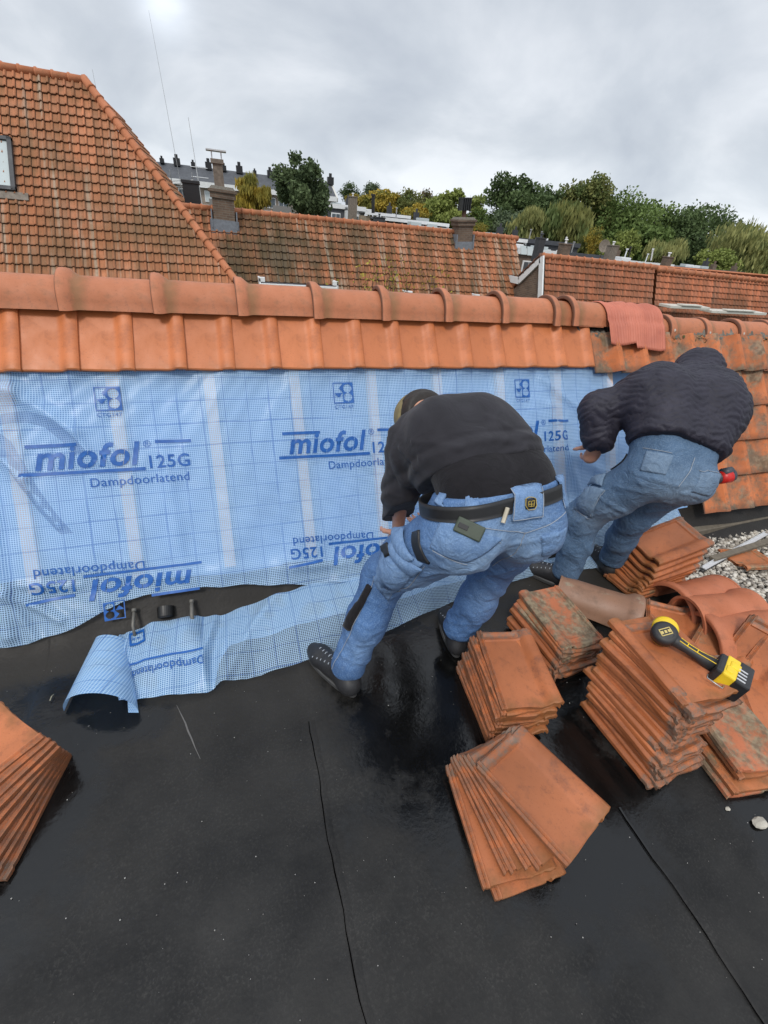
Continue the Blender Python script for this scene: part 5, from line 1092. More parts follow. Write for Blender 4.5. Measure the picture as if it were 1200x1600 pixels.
def nets(fn, lo, hi, h):
    """surface nets on a grid that is refined only near the surface"""
    c = 4; dims = np.ceil((hi - lo) / (h * c)).astype(int) + 1
    g = np.stack(np.meshgrid(*[np.arange(n) for n in dims], indexing='ij'), -1).reshape(-1, 3)
    D0 = fn(lo + (g + .5) * h * c - h * .5 * 1.0).reshape(dims)
    F = np.repeat(np.repeat(np.repeat(D0, c, 0), c, 1), c, 2).astype(np.float32); near = np.abs(D0) < h * c * 1.25
    idx = np.argwhere(near); off = np.stack(np.meshgrid(*[np.arange(c)] * 3, indexing='ij'), -1).reshape(-1, 3)
    I = (idx[:, None, :] * c + off[None]).reshape(-1, 3)
    for q in range(0, len(I), 400000): J = I[q:q + 400000]; F[J[:, 0], J[:, 1], J[:, 2]] = fn(lo + J * h)
    S = F < 0; n = np.array(F.shape) - 1
    cnt = sum(S[a:n[0] + a, b:n[1] + b, d:n[2] + d].astype(np.int8) for a in (0, 1) for b in (0, 1) for d in (0, 1))
    act = np.argwhere((cnt > 0) & (cnt < 8)); ids = -np.ones(n, int); ids[tuple(act.T)] = np.arange(len(act))
    acc = np.zeros((len(act), 3)); num = np.zeros(len(act)); cor = [np.array(q) for q in ((0, 0, 0), (1, 0, 0), (0, 1, 0), (1, 1, 0), (0, 0, 1), (1, 0, 1), (0, 1, 1), (1, 1, 1))]
    for a in range(8):
        for b in range(a + 1, 8):
            if abs(cor[a] - cor[b]).sum() != 1: continue
            fa = F[tuple((act + cor[a]).T)]; fb = F[tuple((act + cor[b]).T)]; m = (fa < 0) != (fb < 0); t = np.where(m, fa / np.where(m, fa - fb, 1), 0)
            acc += np.where(m[:, None], cor[a] + t[:, None] * (cor[b] - cor[a]), 0); num += m
    V = lo + (act + acc / num[:, None]) * h; Q = []
    for ax in range(3):
        e = np.zeros(3, int); e[ax] = 1; u = np.zeros(3, int); u[(ax + 1) % 3] = 1; v = np.zeros(3, int); v[(ax + 2) % 3] = 1
        sl0 = [slice(1, n[k]) if k != ax else slice(0, n[k]) for k in range(3)]; A0 = S[tuple(sl0)]
        sl1 = [slice(1, n[k]) if k != ax else slice(1, n[k] + 1) for k in range(3)]; B0 = S[tuple(sl1)]
        w_ = np.argwhere(A0 != B0); w_ = w_ + [1 if k != ax else 0 for k in range(3)]
        if not len(w_): continue
        f = [ids[tuple((w_ - u - v).T)], ids[tuple((w_ - v).T)], ids[tuple(w_.T)], ids[tuple((w_ - u).T)]]; inside = S[tuple(w_.T)]
        q = np.stack(f, -1); q[~inside] = q[~inside][:, ::-1]; q = q[(q >= 0).all(1)]; Q.append(q)
    return V, np.concatenate(Q)
def skin(name, fn, mat, parent, h=.006, lo=None, hi=None, smooth=1, attrfn=None, uvfn=None):
    a, b = fn.bounds() if lo is None else (np.array(lo), np.array(hi)); V, Q = nets(fn, a, b, h)
    for _ in range(smooth):
        acc = np.zeros_like(V); num = np.zeros(len(V))
        for i in range(4): np.add.at(acc, Q[:, i], V[Q[:, (i + 1) % 4]]); np.add.at(acc, Q[:, i], V[Q[:, i - 1]]); np.add.at(num, Q[:, i], 2)
        V = V * .5 + .5 * acc / num[:, None]
    o = mesh(name, V, Q, mat, parent, smooth=True, attr=attrfn(V) if attrfn else None, uv=uvfn(V) if uvfn else None, world=True); return o
def grad(fn, p, e=.003):
    g = np.stack([fn(p + np.eye(3)[k] * e) - fn(p - np.eye(3)[k] * e) for k in range(3)], -1); return g / np.maximum(1e-9, np.linalg.norm(g, axis=1)[:, None])
def hit(fn, px, py, t0=.6, t1=3.2):
    """the point of a surface seen at a place of the photograph"""
    d = ray(px, py); d = d / np.linalg.norm(d); t = t0; best = (9, t0)
    for _ in range(220):
        v = fn((CAM + d * t)[None])[0]
        if v < best[0]: best = (v, t)
        if v < .0008: break
        t += max(.0008, v * .6)
        if t > t1: t = best[1]; break
    return CAM + d * t
def snap(fn, P, off):
    P = np.array(P, float)
    for _ in range(6): P = P - grad(fn, P) * (fn(P))[:, None] * .9
    return P + grad(fn, P) * off
def patch(name, fn, C, mat, parent, off=.003, nu=14, nv=14, th=.003, bulge=0., uv=False):
    """cloth patch between four corners, laid on a surface with a real edge"""
    C = [np.array(c, float) for c in C]; U, W_ = np.meshgrid(np.linspace(0, 1, nu), np.linspace(0, 1, nv), indexing='ij'); U = U.ravel()[:, None]; W_ = W_.ravel()[:, None]
    P = (C[0] * (1 - U) + C[1] * U) * (1 - W_) + (C[3] * (1 - U) + C[2] * U) * W_
    o_ = off + bulge * (np.sin(PI * U) * np.sin(PI * W_))[:, 0]
    T_ = snap(fn, P, 0); g_ = grad(fn, T_); top = T_ + g_ * (o_ + th)[:, None]; bot = T_ + g_ * (off - .004); n = nu * nv
    F = grid_faces(nu, nv) ; V = np.vstack([top, bot]); F2 = list(F)
    for j in range(nv - 1): F2 += [(j, j + 1, n + j + 1, n + j), ((nu - 1) * nv + j + 1, (nu - 1) * nv + j, n + (nu - 1) * nv + j, n + (nu - 1) * nv + j + 1)]
    for i in range(nu - 1): a, b = i * nv, (i + 1) * nv; F2 += [(b, a, n + a, n + b), (a + nv - 1, b + nv - 1, n + b + nv - 1, n + a + nv - 1)]
    return mesh(name, V, F2, mat, parent, world=True, attr=[.42] * len(V))
def seam(m, fn, pts, r=.0013, off=.001, step=.012, dash=False):
    pts = [np.array(p, float) for p in pts]; Q = []
    for a, b in zip(pts[:-1], pts[1:]):
        k = max(2, int(np.linalg.norm(b - a) / step)); Q += [a + (b - a) * i / k for i in range(k)]
    Q.append(pts[-1]); Q = snap(fn, Q, off); m.tube(list(Q), r, 5, cap=False)

def denim(name, c0, c1, c2):
    t = MT(name); f = t.attr('rnd').outputs['Fac']; n = t.noise(11, 6, rough=.65); n2 = t.noise(45, 4)
    col = t.mix(t.ramp(n, .3, .7), c0, c1); fd = t.math('MULTIPLY', f, t.ramp(n2, .25, .75, .55, 1.2)); col = t.mix(fd, col, c2)
    wv = t.n('ShaderNodeTexWave'); wv.inputs['Scale'].default_value = 150; t.l(t.map((1, 1, 1), rot=(.4, .6, .3)), wv.inputs['Vector']); wv.inputs['Distortion'].default_value = 2
    col = t.mix(t.math('MULTIPLY', wv.outputs['Fac'], .22), col, tuple(min(1, k * 1.7) for k in c1)); sp = t.noise(240, 2); col = t.mix(t.ramp(sp, .45, .7, 0, .16), col, tuple(min(1, k * 1.6 + .03) for k in c2))
    col = t.mix(t.ramp(t.noise(5, 5, co=t.map((1, 1, 1), loc=(5, 2, 8))), .62, .75, 0, .4), col, (.16, .16, .15))
    t.base(col); t.rough(.85); fold = t.math('ABSOLUTE', t.math('SUBTRACT', t.noise(9, 4, dist=2.0), .5)); t.bump(t.math('ADD', t.math('MULTIPLY', fold, -9.), t.math('MULTIPLY', sp, .3)), .36, .006); return t.m
M['denim'] = denim('blue_denim', (.022, .066, .175), (.052, .130, .295), (.27, .39, .55)); M['denim2'] = denim('greyed_denim', (.030, .070, .135), (.07, .130, .22), (.24, .31, .39))
M['thread'] = simple('pale_thread', (.35, .38, .42), .8)
def cloth(name, c, scale, amp, wave=0.):
    t = MT(name); n = t.noise(scale, 5, dist=1.2); fz = t.noise(320, 2); t.base(t.mix(t.ramp(n, .3, .7), tuple(k * .75 for k in c), tuple(k * 1.2 for k in c))); t.rough(.92); t.p.inputs['Specular IOR Level'].default_value = .25
    t.p.inputs['Sheen Weight'].default_value = .08
    spk = t.n('ShaderNodeTexVoronoi'); t.l(t.co, spk.inputs['Vector']); spk.inputs['Scale'].default_value = 16
    t.bump(t.math('ADD', t.math('MULTIPLY', n, 3.), t.math('MULTIPLY', fz, .25)), amp, .006); return t.m
M['sweat'] = cloth('black_sweatshirt', (.024, .023, .028), 9, .35); M['tee'] = cloth('black_undershirt', (.010, .009, .011), 20, .3); M['leather'] = simple('black_leather', (.012, .012, .013), .5, var=.3, scale=40)
def quiltmat():
    t = MT('quilted_navy'); t.base(t.mix(t.ramp(t.noise(12, 4), .3, .7), (.016, .015, .024), (.030, .028, .042))); t.rough(.62); t.p.inputs['Specular IOR Level'].default_value = .3
    t.bump(t.math('ADD', t.math('MULTIPLY', t.noise(24, 4, dist=1.5), 2.2), t.math('MULTIPLY', t.noise(90, 3), .5)), .4, .006); return t.m
M['quilt'] = quiltmat()
t = MT('skin'); t.base(t.mix(t.ramp(t.noise(30, 4), .3, .7), (.42, .20, .13), (.52, .27, .18))); t.rough(.5); t.p.inputs['Subsurface Weight'].default_value = .08; t.p.inputs['Subsurface Radius'].default_value = (.01, .004, .002); M['skin'] = t.m
M['hair'] = simple('dark_hair', (.02, .014, .01), .6, var=.5, scale=90, bump=.8); M['olive'] = simple('olive_cap_cloth', (.21, .17, .08), .85, var=.25, scale=30, bump=.3)
def folds(A, amp, n, ax, w=.05, seed=0):
    """wrinkles running across a limb, strongest near joints"""
    r = random.Random(seed); ax = unit(ax); ph_ = [r.uniform(0, 6) for _ in range(6)]
    def f(p, d):
        s = p @ ax; q = p - A; r2 = (q * q).sum(1); g = np.exp(-r2 / (w * w * 4))
        w_ = np.sin(s * n * .8 + 3.2 * np.sin(p[:, 0] * 19 + ph_[0]) + 2.8 * np.sin(p[:, 1] * 16 + ph_[1]) + 2. * np.sin(p[:, 2] * 13 + ph_[2])); w_ = w_ * (.55 + .45 * np.sin(q @ np.array([23., -17., 11.]) + ph_[3])) ; return d - amp * .9 * g * (np.maximum(w_, -.25) - .1)
    return f
def creases(S, L):
    base = Sdf(S.k); base.P = list(S.P); base.post = list(S.post); segs = []
    for a, b, amp in L:
        A_, B_ = hit(base, *a), hit(base, *b)
        if np.linalg.norm(A_ - B_) > .35: continue
        M_ = snap(base, [(A_ + B_) / 2 + unit(np.cross(B_ - A_, [.3, .2, 1])) * .012], 0)[0]; segs += [(A_, M_, amp), (M_, B_, amp * .8)]
    def f(p, d):
        w_ = d < .04; q = p[w_]; e = np.zeros(len(q))
        for A_, B_, amp in segs:
            r_ = seg(q, A_, B_, 0, 0); e = np.maximum(e, amp * np.exp(-(r_ / .011) ** 2)); e = e - amp * .45 * np.exp(-((r_ - .021) / .009) ** 2)
        d = d.copy(); d[w_] -= e; return d
    S.post.append(f)
def hand(S, wrist, dirn, palmn, size=1., curl=.9, k=.008, thumb=1):
    """palm, four unequal curled fingers and a thumb from the side of the palm, as part of a body field"""
    dirn = unit(dirn); palmn = unit(palmn - np.dot(palmn, dirn) * dirn); side = np.cross(dirn, palmn); w0 = np.array(wrist, float); L = .092 * size
    S.chain((*w0, .026), (*(w0 + dirn * L * .45), .034), (*(w0 + dirn * L), .036), flat=(palmn, 1.9), k=.012)
    for i, (o, ln) in enumerate(((-.030, .070), (-.010, .080), (.010, .074), (.029, .058))):
        p = w0 + dirn * L * (.95 - .1 * (i == 3)) + side * o * size; a = 0; S.chain((*(p - dirn * .02), .0095), (*p, .0095), k=.006)
        for j, fr in enumerate((.45, .32, .23)):
            a += curl * (.55 if j == 0 else .8); d = dirn * math.cos(a) + palmn * math.sin(a); q = p + d * ln * fr * size; S.chain((*p, .0092 - .0008 * j), (*q, .0084 - .0010 * j), k=.003); p = q
    p = w0 + dirn * L * .28 - side * thumb * .026 * size
    for j, (fr, sp) in enumerate(((.040, .9), (.032, .5), (.026, .2))): d = unit(dirn * (1 - sp * .4) - side * thumb * sp + palmn * (.25 + .3 * j)); q = p + d * fr * size; S.chain((*p, .0125 - .0018 * j), (*q, .0110 - .0018 * j), k=.006); p = q
def body_field(J, k=.025):
    """whole figure: pelvis, torso, neck, head, limbs"""
    S = Sdf(k); sp = unit(J['neck'] - J['waist']); lat = unit(J['shR'] - J['shL']); bk = unit(np.cross(lat, sp)); c = lambda p, r: (*p, r)
    for a in (-.05, 0, .05): S.chain(c(J['pelvis'] + lat * a, .10), c(J['waist'] + lat * a, .095), c(J['chest'] + lat * a * 1.3, .105), flat=(bk, 1.15))
    S.chain(c(J['shL'], .055), c(J['shR'], .055), flat=(bk, 1.0)); S.chain(c(J['neck'], .055), c(J['head'] - (J['head'] - J['neck']) * .35, .052))
    hd = J['head']; up = J['hup']; fw = J['hfw']; S.chain(c(hd + up * .035 - fw * .012, .083), c(hd + up * .0 + fw * .01, .074), k=.03); S.chain(c(hd - up * .05 + fw * .035, .048), c(hd - up * .078 + fw * .055, .026)); sd = np.cross(fw, up)
    S.chain(c(hd + fw * .088 + up * .012, .010), c(hd + fw * .108 - up * .018, .012), k=.012); S.chain(c(hd + fw * .088 - up * .045 - sd * .02, .007), c(hd + fw * .088 - up * .045 + sd * .02, .007), k=.008)
    for s in (-1, 1): S.chain(c(hd + sd * s * .078 + up * .015, .016), c(hd + sd * s * .080 - up * .02, .011), flat=(sd, 1.8), k=.006); S.cut(c(hd + fw * .092 + up * .012 + sd * s * .032, .012), c(hd + fw * .095 + up * .012 + sd * s * .034, .012)); S.chain(c(hd + fw * .072 + up * .012 + sd * s * .032, .012), k=.003)
    for s in 'LR':
        S.chain(c(J['sh' + s], .048), c(J['el' + s], .035), c(J['wr' + s], .025), k=.012); S.chain(c(J['hip' + s], .085), c(J['kn' + s], .055), c((J['kn' + s] * .6 + J['an' + s] * .4), .054), c(J['an' + s], .036)); S.chain(c(J['an' + s] - [0, 0, .06], .03), c(J['toe' + s], .028))
    return S
def shoe(parent, heel, toe, ank, up=None, mat=None, sole=None):
    heel = np.array(heel, float); toe = np.array(toe, float); d = unit(toe - heel); L = np.linalg.norm(toe - heel); lt = np.cross(d, [0, 0, 1.]); c = lambda p, r: (*p, r); h0 = heel + [0, 0, .055]
    S = Sdf(.03); S.chain(c(h0 + d * .03, .042), c(heel + d * L * .5 + [0, 0, .052], .040), c(heel + d * L * .72 + [0, 0, .040], .044), c(toe - d * .04 + [0, 0, .032], .034)); S.chain(c(h0 + d * .045, .042), c(np.array(ank) + [0, 0, -.01], .046)); S.chain(c(heel + d * L * .35 + [0, 0, .09], .03), c(heel + d * L * .62 + [0, 0, .055], .03))
    S.post.append(lambda p, q: np.maximum(q, .018 - p[:, 2])); S.post.append(folds(heel + d * L * .6, .0025, 160, d, .06, 3))
    o = skin('boot', S, mat or M['rubber'], parent, h=.005)
    V = []; F = []; n = 36
    for z, g_ in ((.004, .0), (.010, .004), (.026, .004), (.030, .0)):
        for k in range(n):
            a = 2 * PI * k / n; q = math.cos(a); wd_ = .043 + .008 * q + g_; V.append(heel + d * (L * .5 + q * (L * .5 + g_)) + lt * math.sin(a) * wd_ * (abs(math.sin(a)) ** -.15 if abs(math.sin(a)) > .01 else 1) + [0, 0, z])
    F = [(i * n + k, i * n + (k + 1) % n, (i + 1) * n + (k + 1) % n, (i + 1) * n + k) for i in range(3) for k in range(n)] + [tuple(range(n))[::-1], tuple(3 * n + k for k in range(n))]
    so = mesh('sole', V, F, sole or simple('grey_rubber_sole', (.06, .06, .06), .7), o, smooth=False); so.location = -Vector(parent.location)
    m = MB()
    for k in range(5): b = heel + d * L * (.44 + .07 * k) + [0, 0, .098 - .010 * k]; Q = snap(S, [b - lt * .028, b, b + lt * .028], .001); m.tube(list(Q), .0022, 5)
    la = m.build('laces', M['thread'], o); la.location = -Vector(parent.location)
    return S
def ringband(name, fn, c, ax, mat, parent, half=.02, off=.004, th=.004, n=110, e0=None, sag=None, arc=None, r0=.42):
    ax = unit(ax); e1 = unit((e0 if e0 is not None else np.array([0, 1., 0])) - ax * np.dot(e0 if e0 is not None else np.array([0, 1., 0]), ax)); e2 = np.cross(ax, e1); V = []; arc = arc or (0, 2 * PI); N_ = n
    A = np.linspace(arc[0], arc[1], N_); rows = (-half, -half * .5, 0, half * .5, half); P0 = []
    for a in A:
        d = e1 * math.cos(a) + e2 * math.sin(a)
        for q in rows: P0.append((c + ax * (q + (sag(a) if sag else 0)), d))
    o = np.array([p for p, _ in P0]); d = np.array([q for _, q in P0]); t = np.full(len(o), r0)
    for _ in range(60): t -= np.clip(fn(o + d * t[:, None]), -.05, .05) * .8
    T0 = t.reshape(N_, 5); T0[:] = T0.max(1)[:, None]; t = T0.ravel(); out = o + d * (t + off + th)[:, None]; inn = o + d * (t + off - .006)[:, None]; V = np.vstack([out, inn]); n5 = N_ * 5
    F = grid_faces(N_, 5); F2 = list(F) + [f[::-1] for f in grid_faces(N_, 5, n5)]
    for i in range(N_ - 1): F2 += [(i * 5, (i + 1) * 5, n5 + (i + 1) * 5, n5 + i * 5), (i * 5 + 4, (i + 1) * 5 + 4, n5 + (i + 1) * 5 + 4, n5 + i * 5 + 4)]
    return mesh(name, V, F2, mat, parent, world=True)
A3 = lambda *v: np.array(v, float)

# ---------------- first worker, black sweatshirt
p1 = empty('person', (.62, 1.02, 0), label='worker in black sweatshirt and blue jeans bending over at the membrane, legs apart, olive cap', cat='person')
J = dict(waist=A3(.735, .99, .99), pelvis=A3(.72, .94, .90), chest=A3(.69, 1.22, 1.04), neck=A3(.655, 1.34, 1.02), head=A3(.668, 1.430, 1.035), hup=unit([-.05, .75, -.55]), hfw=unit([-.25, .45, -.80]),
         shL=A3(.540, 1.27, 1.0), shR=A3(.80, 1.31, 1.0), elL=A3(.560, 1.31, .79), wrL=A3(.605, 1.39, .535), elR=A3(.85, 1.42, .76), wrR=A3(.80, 1.50, .56),
         hipL=A3(.595, .955, .85), hipR=A3(.85, .955, .85), knL=A3(.475, 1.165, .50), knR=A3(.905, 1.10, .49), anL=A3(.315, 1.085, .11), anR=A3(.85, 1.13, .11), toeL=A3(.245, 1.20, .045), toeR=A3(.875, 1.26, .045))
J['hfw'] = unit(J['hfw'] - J['hup'] * J['hfw'].dot(J['hup'])); S = body_field(J); hand(S, J['wrL'], unit(J['wrL'] - J['elL']) + A3(0, .2, 0), A3(.3, .6, .2), curl=.6); hand(S, J['wrR'], unit(J['wrR'] - J['elR']), A3(-.3, .6, .2), curl=.7, thumb=-1)
skin('body', S, M['skin'], p1, h=.0055, smooth=1)
# jeans
c = lambda p, r: (*p, r)
JN = Sdf(.05); sp = A3(-.10, .62, .78)
JN.chain(c(A3(.655, .945, .93), .125), c(A3(.80, .945, .93), .125), k=.06); JN.chain(c(A3(.66, .985, 1.01), .120), c(A3(.815, .985, 1.01), .120), flat=(unit([0, -.8, .6]), 1.15), k=.05)
JN.chain(c(A3(.61, .91, .865), .118), k=.05); JN.chain(c(A3(.84, .91, .865), .118), k=.05)
JN.chain(c(J['hipL'] + [0, -.005, -.02], .115), c(A3(.53, 1.06, .67), .100), c(J['knL'], .083), c(A3(.40, 1.12, .32), .078), c(A3(.325, 1.085, .13), .068), k=.04)
JN.chain(c(J['hipR'] + [0, -.005, -.02], .112), c(A3(.885, 1.03, .67), .094), c(J['knR'], .080), c(A3(.885, 1.11, .32), .077), c(A3(.850, 1.130, .165), .070), k=.04)
for a, r in ((A3(.325, 1.085, .125), .072), (A3(.850, 1.13, .160), .074)): JN.chain(c(a + [0, 0, -.005], r), c(a + [.006, .002, .022], r), k=.004)
JN.cut(c(A3(.318, 1.083, .04), .058), c(A3(.325, 1.085, .10), .058)); JN.cut(c(A3(.85, 1.13, .06), .058), c(A3(.85, 1.13, .13), .058))
JN.post += [folds(A3(.50, 1.12, .56), .007, 75, [.15, -.3, .9], .10, 1), folds(A3(.36, 1.09, .20), .006, 95, [.2, 0, 1], .09, 2), folds(A3(.90, 1.08, .52), .006, 80, [0, -.2, 1], .10, 4), folds(A3(.86, 1.12, .22), .006, 90, [0, 0, 1], .09, 5), folds(A3(.72, .93, .78), .006, 70, [.6, .1, .6], .12, 6), folds(A3(.42, 1.12, .38), .004, 80, [.3, -.2, 1], .12, 7)]
wn = unit([-.10, .36, .92]); wc = A3(.745, .965, .962)   # waist plane
JN.post.append(lambda p, d: np.maximum(d, (p - wc) @ wn - .030)); fade = lambda Cs: (lambda V: np.clip(sum(w_ * np.exp(-((V - np.array(q)) ** 2).sum(1) / s ** 2) for q, s, w_ in Cs), 0, 1))
creases(JN, [((600, 868), (640, 905), .007), ((590, 905), (645, 925), .008), ((575, 935), (622, 950), .006), ((552, 965), (600, 985), .008), ((540, 1000), (585, 1005), .007), ((535, 1025), (580, 1030), .006), ((560, 945), (540, 1010), .005), ((745, 905), (800, 890), .008), ((730, 930), (790, 925), .007), ((705, 955), (765, 950), .008), ((700, 970), (750, 975), .006), ((690, 885), (800, 870), .007), ((660, 900), (740, 890), .007), ((800, 850), (870, 835), .005), ((820, 870), (860, 855), .006), ((660, 850), (690, 870), .005), ((700, 905), (650, 930), .006), ((785, 860), (760, 900), .007)])
jo = skin('jeans', JN, M['denim'], p1, h=.006, attrfn=fade([((.62, .82, .82), .13, .8), ((.85, .83, .80), .12, .7), ((.52, 1.0, .62), .12, .55), ((.70, .80, .95), .14, .35), ((.36, 1.02, .25), .09, .3), ((.88, 1.03, .4), .1, .25)]))
# torso: undershirt, then sweatshirt
TS = Sdf(.06); bk = unit([0, -.55, .8])
TS.chain(c(A3(.665, 1.00, 1.00), .118), c(A3(.645, 1.15, 1.05), .118), flat=(bk, 1.15)); TS.chain(c(A3(.81, 1.00, 1.00), .118), c(A3(.775, 1.15, 1.05), .118), flat=(bk, 1.15)); TS.chain(c(A3(.67, .95, .955), .112), c(A3(.80, .95, .955), .112)); TS.post.append(lambda p, d: np.maximum(d, -((p - wc) @ wn + .01)))
skin('undershirt', TS, M['tee'], p1, h=.007)
SW = Sdf(.07)
SW.chain(c(A3(.660, 1.06, 1.035), .122), c(A3(.640, 1.17, 1.060), .127), c(A3(.635, 1.26, 1.03), .115), flat=(bk, 1.08)); SW.chain(c(A3(.800, 1.06, 1.035), .123), c(A3(.765, 1.17, 1.060), .127), c(A3(.74, 1.28, 1.03), .115), flat=(bk, 1.08))
SW.chain(c(A3(.64, 1.08, .92), .10), c(A3(.64, 1.2, .96), .11), k=.08); SW.chain(c(A3(.79, 1.08, .92), .10), c(A3(.77, 1.2, .96), .11), k=.08)
SW.chain(c(J['shL'] + [.02, 0, .0], .084), c(J['elL'], .066), c(J['elL'] * .3 + J['wrL'] * .7, .058), c(J['wrL'], .047), k=.05); SW.chain(c(J['shR'], .085), c(J['elR'], .066), c(J['elR'] * .3 + J['wrR'] * .7, .058), c(J['wrR'], .047), k=.05)
SW.chain(c(J['neck'] + [0, -.01, .0], .075), c(J['neck'] + [0, .03, -.01], .072))
SW.cut(c(J['wrL'] + unit(J['wrL'] - J['elL']) * .055, .036), c(J['wrL'] + unit(J['wrL'] - J['elL']) * .02, .036)); SW.cut(c(J['wrR'] + unit(J['wrR'] - J['elR']) * .055, .036), c(J['wrR'] + unit(J['wrR'] - J['elR']) * .02, .036))
hn = unit([-.05, .75, .66]); hc = A3(.735, 1.038, 1.015)
SW.post += [folds(A3(.56, 1.26, .92), .010, 55, [.5, .2, .8], .10, 11), folds(J['elL'], .007, 85, [.1, .3, 1], .07, 12), folds(A3(.72, 1.10, 1.02), .006, 45, [.3, .9, .3], .16, 13), folds(A3(.58, 1.13, .95), .010, 50, [.5, .8, .5], .09, 14), folds(J['wrL'] - (0, .01, -.06), .005, 130, [.1, .3, 1], .05, 15),
            lambda p, d: np.maximum(d, -((p - hc) @ hn)), lambda p, d: d - .006 * np.exp(-(((p - hc) @ hn - .045) / .012) ** 2) + .005 * np.exp(-(((p - hc) @ hn - .075) / .008) ** 2)]
creases(SW, [((640, 745), (690, 775), .010), ((655, 715), (725, 735), .008), ((645, 690), (720, 700), .007), ((700, 745), (790, 715), .006), ((612, 740), (640, 760), .007), ((608, 770), (642, 780), .007), ((612, 805), (640, 808), .006), ((790, 690), (850, 700), .006), ((660, 770), (700, 745), .009), ((760, 650), (830, 680), .004), ((625, 700), (650, 735), .008), ((740, 725), (820, 700), .006)])
skin('sweatshirt', SW, M['sweat'], p1, h=.006)
# cap
CP = Sdf(.03); hd, up, fw = J['head'], J['hup'], J['hfw']; CP.chain(c(hd + up * .045 - fw * .008, .098), c(hd + up * .02 + fw * .01, .095)); CP.chain(c(hd + up * .03 + fw * .10, .055), c(hd + up * .02 + fw * .15, .05), flat=(up, 6.), k=.02); CP.post.append(lambda p, d: np.maximum(d, -((p - hd) @ up - .005)))
skin('cap', CP, M['olive'], p1, h=.005)
CB = Sdf(.02); CB.chain(c(hd + up * .015 - fw * .008, .0975), c(hd + up * .0 + fw * .0, .09)); CB.post.append(lambda p, d: np.maximum(np.maximum(d, -((p - hd) @ up + .045)), (p - hd) @ up - .008)); skin('hair', CB, M['hair'], p1, h=.005)
# boots
shoe(p1, (.335, 1.005, 0), (.195, 1.29, 0), J['anL'] + [0, 0, .02]); shoe(p1, (.835, 1.075, 0), (.90, 1.36, 0), J['anR'] + [0, 0, .02])
# belt, loops, patch, pockets, seams placed on the cloth
HT = lambda *q: hit(JN, *q)
ringband('belt', JN, wc - wn * .004, wn, M['leather'], p1, half=.022, off=.003, th=.003)
h_ = [HT(738, 758), HT(757, 762), HT(744, 802), HT(727, 798)]; patch('belt_loop', JN, h_, M['denim'], p1, off=.0095, th=.003, nu=5, nv=12)
for q in ([(686, 765), (700, 765), (698, 795), (688, 790)], [(868, 750), (878, 742), (892, 790), (882, 794)]): patch('belt_loop', JN, [HT(*a) for a in q], M['denim'], p1, off=.0095, th=.003, nu=5, nv=12)
pt_ = patch('belt_cover', JN, [HT(798, 768), HT(842, 760), HT(845, 806), HT(797, 812)], M['denim'], p1, off=.011, th=.003)
em = patch('emblem', JN, [HT(815, 780), HT(832, 778), HT(832, 792), HT(816, 795)], M['leather'], p1, off=.016, th=.002, nu=6, nv=6)
gold = simple('gold_thread', (.45, .33, .06), .6); m = MB(); q = [HT(*a) for a in ((815, 780), (820, 777), (828, 777), (832, 779), (833, 789), (829, 795), (819, 796), (815, 790), (815, 780))]; Q = snap(JN, q, .019); m.tube(list(Q), .0011, 5)
for a, b in (((819, 784), (823, 783)), ((825, 783), (829, 782)), ((819, 788), (829, 787)), ((820, 791), (828, 790)), ((819, 784), (819, 791)), ((829, 782), (828, 790)), ((824, 783), (824, 791))): Q = snap(JN, [HT(*a), HT(*b)], .019); m.tube(list(Q), .0009, 5)
m.build('emblem_stitching', gold, em, world=False).location = -Vector(p1.location)
m = MB(); Q = snap(JN, [HT(789, 793), HT(781, 816)], .013); m.tube([Q[0], Q[1]], .0065, 8); m.build('belt_tip', simple('brass_tip', (.62, .55, .42), .35, metal=.6), p1, world=True)
pk = [HT(690, 812), HT(784, 842), HT(730, 878), HT(672, 856)]; patch('back_pocket', JN, pk, M['denim'], p1, off=.001, th=.003, bulge=.006)
pr = [HT(845, 838), HT(884, 824), HT(876, 862), HT(846, 868)]; patch('back_pocket', JN, pr, M['denim'], p1, off=.001, th=.003, bulge=.003)
cg = [HT(622, 838), HT(662, 880), HT(606, 938), HT(585, 905)]; patch('cargo_pocket', JN, cg, M['denim'], p1, off=.002, th=.004, bulge=.022, nu=20, nv=20)
patch('pocket_flap', JN, [HT(606, 855), HT(622, 848), HT(662, 886), HT(648, 896)], M['denim'], p1, off=.014, th=.004, bulge=.01)
patch('tool_loop', JN, [HT(618, 830), HT(634, 826), HT(650, 872), HT(634, 880)], M['denim'], p1, off=.012, th=.005, bulge=.01)
patch('thigh_strap', JN, [HT(646, 832), HT(656, 828), HT(672, 880), HT(654, 874)], M['leather'], p1, off=.004, th=.003)
patch('thigh_emblem', JN, [HT(602, 856), HT(612, 850), HT(618, 866), HT(606, 872)], M['leather'], p1, off=.020, th=.003, nu=6, nv=6)
patch('knee_pad', JN, [HT(575, 912), HT(582, 918), HT(548, 985), HT(538, 978)], M['tee'], p1, off=.004, th=.006, bulge=.01)
m = MB()
for L_ in ([(698, 800), (740, 822), (820, 832), (882, 800)], [(820, 832), (806, 862), (770, 884)], [(676, 860), (700, 872), (730, 882)], [(690, 812), (735, 830), (784, 844)], [(693, 816), (735, 834), (782, 848)], [(520, 1045), (548, 990), (572, 935), (586, 900)], [(606, 938), (640, 915), (664, 884)], [(797, 768), (797, 812), (845, 806), (842, 762)], [(845, 842), (884, 829)], [(672, 856), (690, 812)], [(784, 842), (730, 878)]):
    Q = [HT(*a) for a in L_]; off = .002 if len(L_) != 4 else .0045
    seam(m, JN, Q, .0011, off if L_[0] != (797, 768) else .0145)
for a_, r_2 in ((A3(.325, 1.085, .118), .0),): pass
m.build('stitching', M['thread'], p1, world=True)
